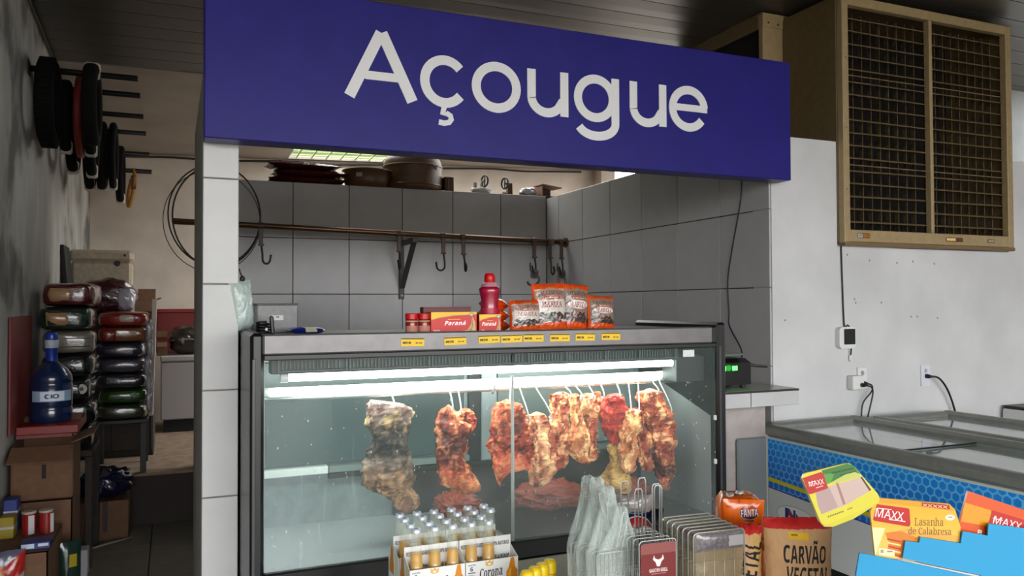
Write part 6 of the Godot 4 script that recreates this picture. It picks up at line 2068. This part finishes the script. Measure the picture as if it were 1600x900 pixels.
func drinks(top: float) -> void:
	# blue pack
	var im := canvas(256, 512, Color(0.025, 0.04, 0.16))
	oval(im, 102, 104, 82, 78, Color(0.80, 0.81, 0.84))
	oval(im, 102, 104, 76, 72, Color(0.04, 0.07, 0.30))
	poly(im, [32, 82, 48, 56, 74, 38, 102, 32, 132, 38, 158, 58, 172, 82, 136, 72, 96, 86, 62, 82], Color(0.76, 0.07, 0.08))
	poly(im, [28, 90, 62, 86, 96, 90, 136, 76, 176, 86, 178, 126, 136, 118, 102, 132, 66, 128, 30, 122], Color(0.88, 0.89, 0.90))
	write(im, "PEPSI", 38, 92, 132, 32, Color(0.03, 0.05, 0.2))
	rect(im, 60, 14, 90, 4, Color(0.5, 0.55, 0.7))
	var p := thing("blue_drink_pack", "dark blue shrink-wrapped drink pack with the round PEPSI logo behind the grill handles", "drink pack", Vector3(1.395, top, -2.215), -22)
	part("pack", pillow(0.150, 0.285, 0.11, 18, 24, 0.005, 251, 1.0), printed(im, 0.28, 0.6), p)
	part("film_top", pillow(0.12, 0.06, 0.05, 14, 10, 0.006, 252), crumpled(mat(0.60, 0.56, 0.55, 0.2, 0, 0.8), 8.0, 0.8), p, Vector3(-0.02, 0.272, 0))
	part("carry_strip", tube(bend([Vector3(-0.075, 0.305, 0.02), Vector3(-0.05, 0.312, 0.03), Vector3(-0.025, 0.311, 0.03), Vector3(0.0, 0.319, 0.025)], 4), 0.0055, 7), mat(0.86, 0.86, 0.86, 0.4), p)
	# orange pack
	im = canvas(256, 256, Color(0.95, 0.43, 0.03))
	specks(im, 0, 0, 256, 256, 20, 6, 16, [Color(0.93, 0.40, 0.04), Color(0.85, 0.28, 0.02)], 8)
	oval(im, 160, 62, 58, 34, Color(0.10, 0.12, 0.36))
	oval(im, 160, 52, 40, 28, Color(0.75, 0.30, 0.04))
	write(im, "FANTA", 108, 50, 108, 36, Color(0.92, 0.93, 0.96), true, -4)
	rect(im, 130, 98, 60, 10, Color(0.55, 0.2, 0.02))
	var f := thing("orange_drink_pack", "bright orange shrink-wrapped can pack reading FANTA beside the charcoal bags", "drink pack", Vector3(1.705, top, -2.115), -30)
	var om := printed(im, 0.25, 0.7)
	part("pack", lump(Vector3(0.150, 0.325, 0.145), 0.05, 2.0, 255, 5.5, 36, 26), mat(0.95, 0.42, 0.02, 0.25, 0, 0.7), f)
	part("print", pillow(0.130, 0.16, 0.018, 16, 16, 0.002, 256), om, f, Vector3(0.004, 0.165, 0.0765))
	for k in 3:
		part("can_top", lathe([Vector2(0, 0), Vector2(0.012, 0), Vector2(0.013, 0.005), Vector2(0.011, 0.008), Vector2(0, 0.007)], 16), mat(0.80, 0.79, 0.77, 0.3, 0.3), f, [Vector3(0.005, 0.326, 0.0), Vector3(0.016, 0.302, 0.052), Vector3(-0.028, 0.322, 0.02)][k], [Vector3(10, 0, 10), Vector3(50, 0, 0), Vector3(20, 0, 20)][k])
	part("tear_hole", lump(Vector3(0.006, 0.05, 0.045), 0.1, 2.0, 257), mat(0.80, 0.74, 0.70, 0.4), f, Vector3(-0.073, 0.24, 0.03))


func charcoal(top: float) -> void:
	var kraft := Color(0.77, 0.60, 0.42)
	var im := canvas(320, 512, kraft)
	specks(im, 0, 0, 320, 512, 900, 0.5, 2.0, [kraft.darkened(0.05), kraft.lightened(0.05)], 261)
	rect(im, 0, 0, 320, 46, Color(0.74, 0.10, 0.08))
	poly(im, [102, 56, 196, 64, 190, 98, 98, 84], Color(0.88, 0.70, 0.04))
	rect(im, 112, 66, 30, 8, Color(0.5, 0.4, 0.05))
	write(im, "CARVÃO", 74, 92, 204, 108, Color(0.07, 0.05, 0.04), true, 2)
	write(im, "VEGETAL", 84, 216, 212, 92, Color(0.07, 0.05, 0.04), true, 3)
	rect(im, 60, 350, 200, 10, Color(0.10, 0.07, 0.05))
	var m := crumpled(printed(im, 0.75), 1.0, 0.35)
	m.uv1_scale = Vector3(1, 1, 1)
	var b := thing("charcoal_bag", "brown paper charcoal bag with a red top band reading CARVÃO VEGETAL, front one", "charcoal bag", Vector3(1.712, top, -1.855), -24)
	part("bag", pillow(0.205, 0.310, 0.085, 24, 28, 0.007, 262, 1.0), m, b)
	part("top_fold", prism(V2([-0.10, 0, 0.10, 0, 0.101, 0.014, 0.0, 0.012, -0.101, 0.015]), 0.006), mat(0.74, 0.10, 0.08, 0.7), b, Vector3(0, 0.296, 0.004))
	im = canvas(200, 512, kraft)
	specks(im, 0, 0, 200, 512, 500, 0.5, 2.0, [kraft.darkened(0.06), kraft.lightened(0.05)], 263)
	rect(im, 0, 0, 200, 40, Color(0.74, 0.10, 0.08))
	poly(im, [140, 44, 200, 60, 200, 260, 160, 180], Color(0.74, 0.60, 0.34))
	write(im, "VEGETAL", 34, 400, 340, 100, Color(0.07, 0.05, 0.04), true, -78)
	var m2 := crumpled(printed(im, 0.75), 1.0, 0.5)
	var b2 := thing("charcoal_bag", "second brown charcoal bag turned sideways behind the front one, VEGETAL running upwards", "charcoal bag", Vector3(1.578, top, -1.935), -34)
	part("bag", pillow(0.105, 0.285, 0.085, 22, 26, 0.010, 264, 1.0), m2, b2)
	part("top_fold", prism(V2([-0.05, 0, 0.05, 0, 0.051, 0.014, 0.0, 0.010, -0.051, 0.016]), 0.006), mat(0.72, 0.10, 0.08, 0.7), b2, Vector3(0, 0.271, 0.004))


# ================================================================ the cut-out promotion board
func build_board() -> void:
	var o := thing("promotion_board", "bright cyan stepped cardboard promotion stand at the lower right", "display stand", Vector3(1.735, 0.993, -1.447))
	o.rotation_degrees = Vector3(1.22, -23.143, -0.244)
	var K := 0.001608718 / 3.4614
	var shape := func(list: Array) -> PackedVector2Array:
		var out := PackedVector2Array()
		for i in range(0, list.size(), 2):
			out.append(Vector2((list[i] - 969.2) * K, (623.1 - list[i + 1]) * K))
		return out
	var cyan := mat(0.10, 0.56, 0.75, 0.5)
	var edge := mat(0.75, 0.76, 0.76, 0.6)
	# white core behind, cyan faces in two steps
	part("backing", prism(shape.call([640, 800, 862, 812, 1300, 902, 1300, 1690, 615, 1690, 615, 880]), 0.006), edge, o, Vector3(0, 0, -0.001))
	part("cyan_face", prism(shape.call([866, 803, 880, 710, 955, 718, 962, 688, 1180, 722, 1190, 657, 1325, 680, 1330, 615, 1523, 642, 1900, 700, 1900, 1650, 1292, 1650, 1286, 893]), 0.005), cyan, o, Vector3(0, 0, 0.002))
	part("cyan_face", prism(shape.call([630, 772, 862, 816, 1276, 906, 1276, 1650, 612, 1650, 612, 882]), 0.005), cyan, o, Vector3(0, 0, 0.0052))
	part("foot", rbox(0.40, 0.012, 0.26, 0.003), edge, o, Vector3(0.20, -0.985, 0.02))
	part("post", rbox(0.05, 0.56, 0.02, 0.003), edge, o, Vector3(0.20, -0.70, -0.02))
	# chicken tray picture
	var im := canvas(512, 420, Color(0.78, 0.74, 0.16))
	var S := func(list: Array, x0: float, y0: float, k: float) -> Array:
		var out := []
		for i in range(0, list.size(), 2):
			out.append_array([(list[i] - x0) * k, (list[i + 1] - y0) * k])
		return out
	var k := 512.0 / 420.0
	poly(im, S.call([325, 365, 345, 345, 570, 292, 600, 300, 745, 470, 742, 500, 620, 560, 440, 632, 420, 600], 325, 292, k), Color(0.80, 0.76, 0.22))
	poly(im, S.call([430, 330, 570, 292, 600, 300, 640, 350, 460, 402], 325, 292, k), Color(0.16, 0.42, 0.12))
	poly(im, S.call([440, 350, 500, 345, 480, 400, 452, 405], 325, 292, k), Color(0.30, 0.56, 0.18))
	poly(im, S.call([560, 352, 610, 338, 640, 350, 640, 366, 500, 400, 470, 402], 325, 292, k), Color(0.70, 0.72, 0.36))
	poly(im, S.call([398, 455, 460, 420, 640, 368, 696, 440, 560, 520, 430, 570, 410, 520], 325, 292, k), Color(0.74, 0.64, 0.60))
	poly(im, S.call([398, 455, 460, 420, 470, 418, 520, 530, 430, 570, 410, 520], 325, 292, k), Color(0.66, 0.56, 0.54))
	poly(im, S.call([508, 400, 520, 396, 560, 510, 548, 520], 325, 292, k), Color(0.60, 0.44, 0.42))
	poly(im, S.call([640, 366, 650, 364, 700, 436, 690, 442], 325, 292, k), Color(0.30, 0.22, 0.14))
	poly(im, S.call([328, 372, 425, 338, 440, 345, 466, 425, 455, 432, 372, 460, 360, 455], 325, 292, k), Color(0.68, 0.09, 0.07))
	write(im, "MAXX", 42, 122, 100, 34, Color(0.93, 0.90, 0.88), false, -12)
	poly(im, S.call([360, 396, 396, 386, 397, 389, 361, 399], 325, 292, k), Color(0.93, 0.9, 0.88))
	poly(im, S.call([400, 424, 438, 412, 439, 415, 401, 427], 325, 292, k), Color(0.93, 0.9, 0.88))
	for q in 12:
		rect(im, 196 + 12 * q, int(58 + -0.231 * 12 * q), 8, 12, Color(0.06, 0.20, 0.05))
	for q in 9:
		rect(im, 250 + 12 * q, int(72 + -0.231 * 12 * q), 8, 8, Color(0.06, 0.20, 0.05))
	for q in 9:
		rect(im, 170 + 12 * q, int(350 + -0.364 * 12 * q), 8, 10, Color(0.45, 0.38, 0.08))
	for q in 3:
		rect(im, 300 + 12 * q, int(300 + -0.364 * 12 * q), 8, 10, Color(0.45, 0.38, 0.08))
	var tray_shape: PackedVector2Array = shape.call([326, 372, 332, 354, 345, 345, 560, 293, 585, 293, 605, 305, 735, 455, 746, 478, 742, 505, 610, 590, 500, 634, 455, 634, 428, 615])
	part("tray_edge", prism(shape.call([330, 380, 350, 352, 590, 300, 744, 470, 746, 512, 612, 596, 500, 640, 452, 640, 424, 612]), 0.010), mat(0.80, 0.78, 0.62, 0.5), o, Vector3(0, 0, -0.010))
	part("chicken_picture", prism(tray_shape, 0.006), printed(im, 0.3, 0.4), o, Vector3(0, 0, -0.003))
	# lasagne box picture
	im = canvas(640, 494, Color(0.86, 0.64, 0.10))
	k = 640.0 / 490.0
	for y in 494:
		var t := float(y) / 494
		rect(im, 0, y, 640, 1, Color(lerpf(0.84, 0.90, t), lerpf(0.62, 0.76, t), lerpf(0.06, 0.45, t)))
	poly(im, S.call([700, 640, 780, 645, 730, 790, 720, 790], 700, 482, k), Color(0.90, 0.84, 0.62))
	poly(im, S.call([700, 515, 740, 482, 1130, 515, 1160, 545, 1150, 552, 740, 505], 700, 482, k), Color(0.80, 0.58, 0.05))
	poly(im, S.call([735, 515, 905, 538, 912, 545, 918, 625, 910, 638, 722, 606, 714, 598], 700, 482, k), Color(0.70, 0.08, 0.06))
	write(im, "MAXX", 42, 72, 200, 60, Color(0.95, 0.93, 0.91), false, 9)
	poly(im, S.call([738, 535, 815, 543, 815, 547, 738, 539], 700, 482, k), Color(0.95, 0.93, 0.9))
	poly(im, S.call([800, 596, 890, 608, 890, 612, 800, 600], 700, 482, k), Color(0.95, 0.93, 0.9))
	poly(im, S.call([978, 505, 1128, 520, 1132, 545, 980, 528], 700, 482, k), Color(0.62, 0.10, 0.06))
	write(im, "XXXXX", 370, 40, 180, 20, Color(0.9, 0.7, 0.5), true, 5)
	poly(im, S.call([780, 690, 900, 645, 1010, 655, 1180, 690, 1180, 720, 960, 690, 900, 720, 870, 720], 700, 482, k), Color(0.86, 0.62, 0.24))
	poly(im, S.call([780, 672, 860, 660, 960, 700, 870, 812, 790, 780, 800, 720], 700, 482, k), Color(0.80, 0.46, 0.14))
	for q in 5:
		poly(im, S.call([790 + 4 * q, 700 + 20 * q, 866, 716 + 20 * q, 866, 724 + 20 * q, 790 + 4 * q, 708 + 20 * q], 700, 482, k), [Color(0.70, 0.14, 0.06), Color(0.92, 0.82, 0.5)][q % 2])
	oval(im, 566, 138, 34, 20, Color(0.90, 0.88, 0.80))
	rect(im, 548, 132, 34, 8, Color(0.6, 0.55, 0.45))
	poly(im, S.call([745, 752, 830, 765, 832, 800, 748, 790], 700, 482, k), Color(0.92, 0.88, 0.70))
	rect(im, 72, 366, 22, 24, Color(0.66, 0.58, 0.42))
	rect(im, 118, 374, 40, 10, Color(0.6, 0.5, 0.38))
	write(im, "Lasanha", 314, 138, 204, 58, Color(0.34, 0.16, 0.06), false, 1, "Droid Serif")
	write(im, "de Calabresa", 270, 206, 304, 52, Color(0.34, 0.16, 0.06), false, 1, "Droid Serif")
	part("lasagne_picture", prism(shape.call([700, 560, 718, 500, 740, 482, 1130, 515, 1160, 545, 1190, 640, 1182, 730, 1100, 760, 870, 860, 725, 790]), 0.008), printed(im, 0.3, 0.4), o, Vector3(0, 0, -0.007))
	# orange box picture, running out to the right
	im = canvas(512, 276, Color(0.80, 0.30, 0.05))
	k = 512.0 / 500.0
	poly(im, S.call([1220, 510, 1372, 556, 1345, 640, 1204, 615], 1195, 450, k), Color(0.84, 0.56, 0.08))
	poly(im, S.call([1370, 552, 1695, 652, 1695, 720, 1358, 615], 1195, 450, k), Color(0.70, 0.09, 0.06))
	write(im, "MAXX", 196, 136, 160, 44, Color(0.95, 0.93, 0.91), false, 15)
	poly(im, S.call([1376, 594, 1430, 608, 1430, 611, 1376, 597], 1195, 450, k), Color(0.95, 0.93, 0.9))
	write(im, "B", 104, 214, 24, 30, Color(0.95, 0.9, 0.85), true, 10)
	part("orange_box_picture", prism(shape.call([1195, 620, 1243, 450, 1523, 545, 1695, 600, 1695, 720, 1400, 720, 1200, 700]), 0.008), printed(im, 0.3, 0.4), o, Vector3(0, 0, -0.016))


# heights, middles and half widths of the hanging pieces from the top down, in millimetres
const MEAT := [
	["brown", -3.19, [1171,740,16, 1152,783,60, 1127,813,92, 1108,809,91, 1070,807,89, 1044,815,75, 1018,820,68, 993,819,69, 968,818,75, 944,818,81, 919,813,89, 883,809,97, 858,809,97, 827,810,99, 797,832,73, 766,876,52, 731,889,40, 698,887,28]],
	["dark", -3.19, [1131,1072,10, 1103,1070,30, 1064,1075,49, 1032,1090,73, 1000,1092,78, 961,1080,70, 922,1082,68, 883,1084,67, 850,1093,69, 822,1116,75, 802,1124,79, 772,1145,53, 748,1152,28]],
	["red", -3.24, [1107,1160,14, 1091,1160,32, 1058,1169,39, 1023,1179,27, 998,1181,7]],
	["red", -3.16, [1145,1327,14, 1122,1322,47, 1079,1330,62, 1029,1330,74, 979,1328,84, 951,1329,95, 920,1341,86, 876,1348,84, 847,1350,81, 832,1301,26, 802,1289,9, 776,1291,6]],
	["fat", -3.21, [1076,1487,19, 1062,1487,44, 1032,1485,46, 987,1490,45, 942,1497,49, 904,1507,53, 866,1509,54, 829,1510,53, 799,1506,52, 769,1502,44, 741,1491,21]],
	["pink", -3.21, [1160,1608,34, 1131,1605,45, 1086,1605,45, 1040,1606,44, 995,1598,51, 950,1595,54, 905,1593,52, 859,1595,45, 827,1593,30, 809,1593,13]],
	["pale", -3.17, [1153,1656,26, 1117,1661,24, 1063,1668,26, 1010,1669,33, 965,1671,39, 920,1675,40, 873,1683,31, 838,1705,22]],
	["pink", -3.22, [1146,1744,36, 1107,1754,43, 1060,1764,43, 1021,1767,33, 982,1766,33, 921,1762,38, 882,1764,41, 843,1752,29, 822,1741,18]],
	["red", -3.27, [1145,1826,24, 1097,1832,26, 1048,1840,18, 1008,1854,15, 990,1854,6]],
	["deepred", -3.19, [1142,1879,28, 1121,1867,56, 1074,1868,60, 1028,1868,59, 981,1864,50, 949,1868,38, 928,1872,28, 908,1872,23]],
	["yellow", -3.23, [908,1900,27, 862,1910,49, 822,1922,50, 784,1913,61, 755,1899,78, 721,1912,61, 685,1931,35, 655,1944,18]],
	["pale", -3.16, [1072,1941,27, 1042,1946,46, 996,1946,58, 949,1924,39, 903,1925,40, 856,1926,41, 809,1928,34, 773,1921,17]],
	["pink", -3.18, [1034,1983,21, 988,1998,27, 940,2013,33, 892,2020,36, 845,2024,36, 796,2044,33, 769,2039,14]],
	["pink", -3.20, [1154,2070,29, 1134,2067,64, 1094,2068,65, 1068,2104,59, 1028,2114,70, 978,2145,70, 939,2138,71, 890,2140,59, 848,2149,43, 807,2152,30, 780,2146,14]],
	["dark", -3.26, [844,2185,51, 804,2182,54, 762,2183,50, 703,2188,32, 651,2203,15]],
	["deepred", -3.27, [1058,2047,43, 1022,2046,52, 974,2041,52, 923,2062,36, 882,2069,24]],
]
const HOOKS := [824, 1178, 830, 1147, 1072, 1169, 1078, 1128, 1109, 1184, 1115, 1108, 1345, 1185, 1333, 1130, 1391, 1190, 1426, 1062, 1470, 1187, 1534, 1068, 1615, 1184, 1632, 1153, 1666, 1182, 1688, 1142, 1731, 1179, 1743, 1144, 1793, 1180, 1799, 1143, 1877, 1176, 1883, 1137, 1937, 1178, 1941, 1053, 1988, 1179, 1983, 1065, 2072, 1180, 2091, 1147, 2108, 1177, 2161, 1059]
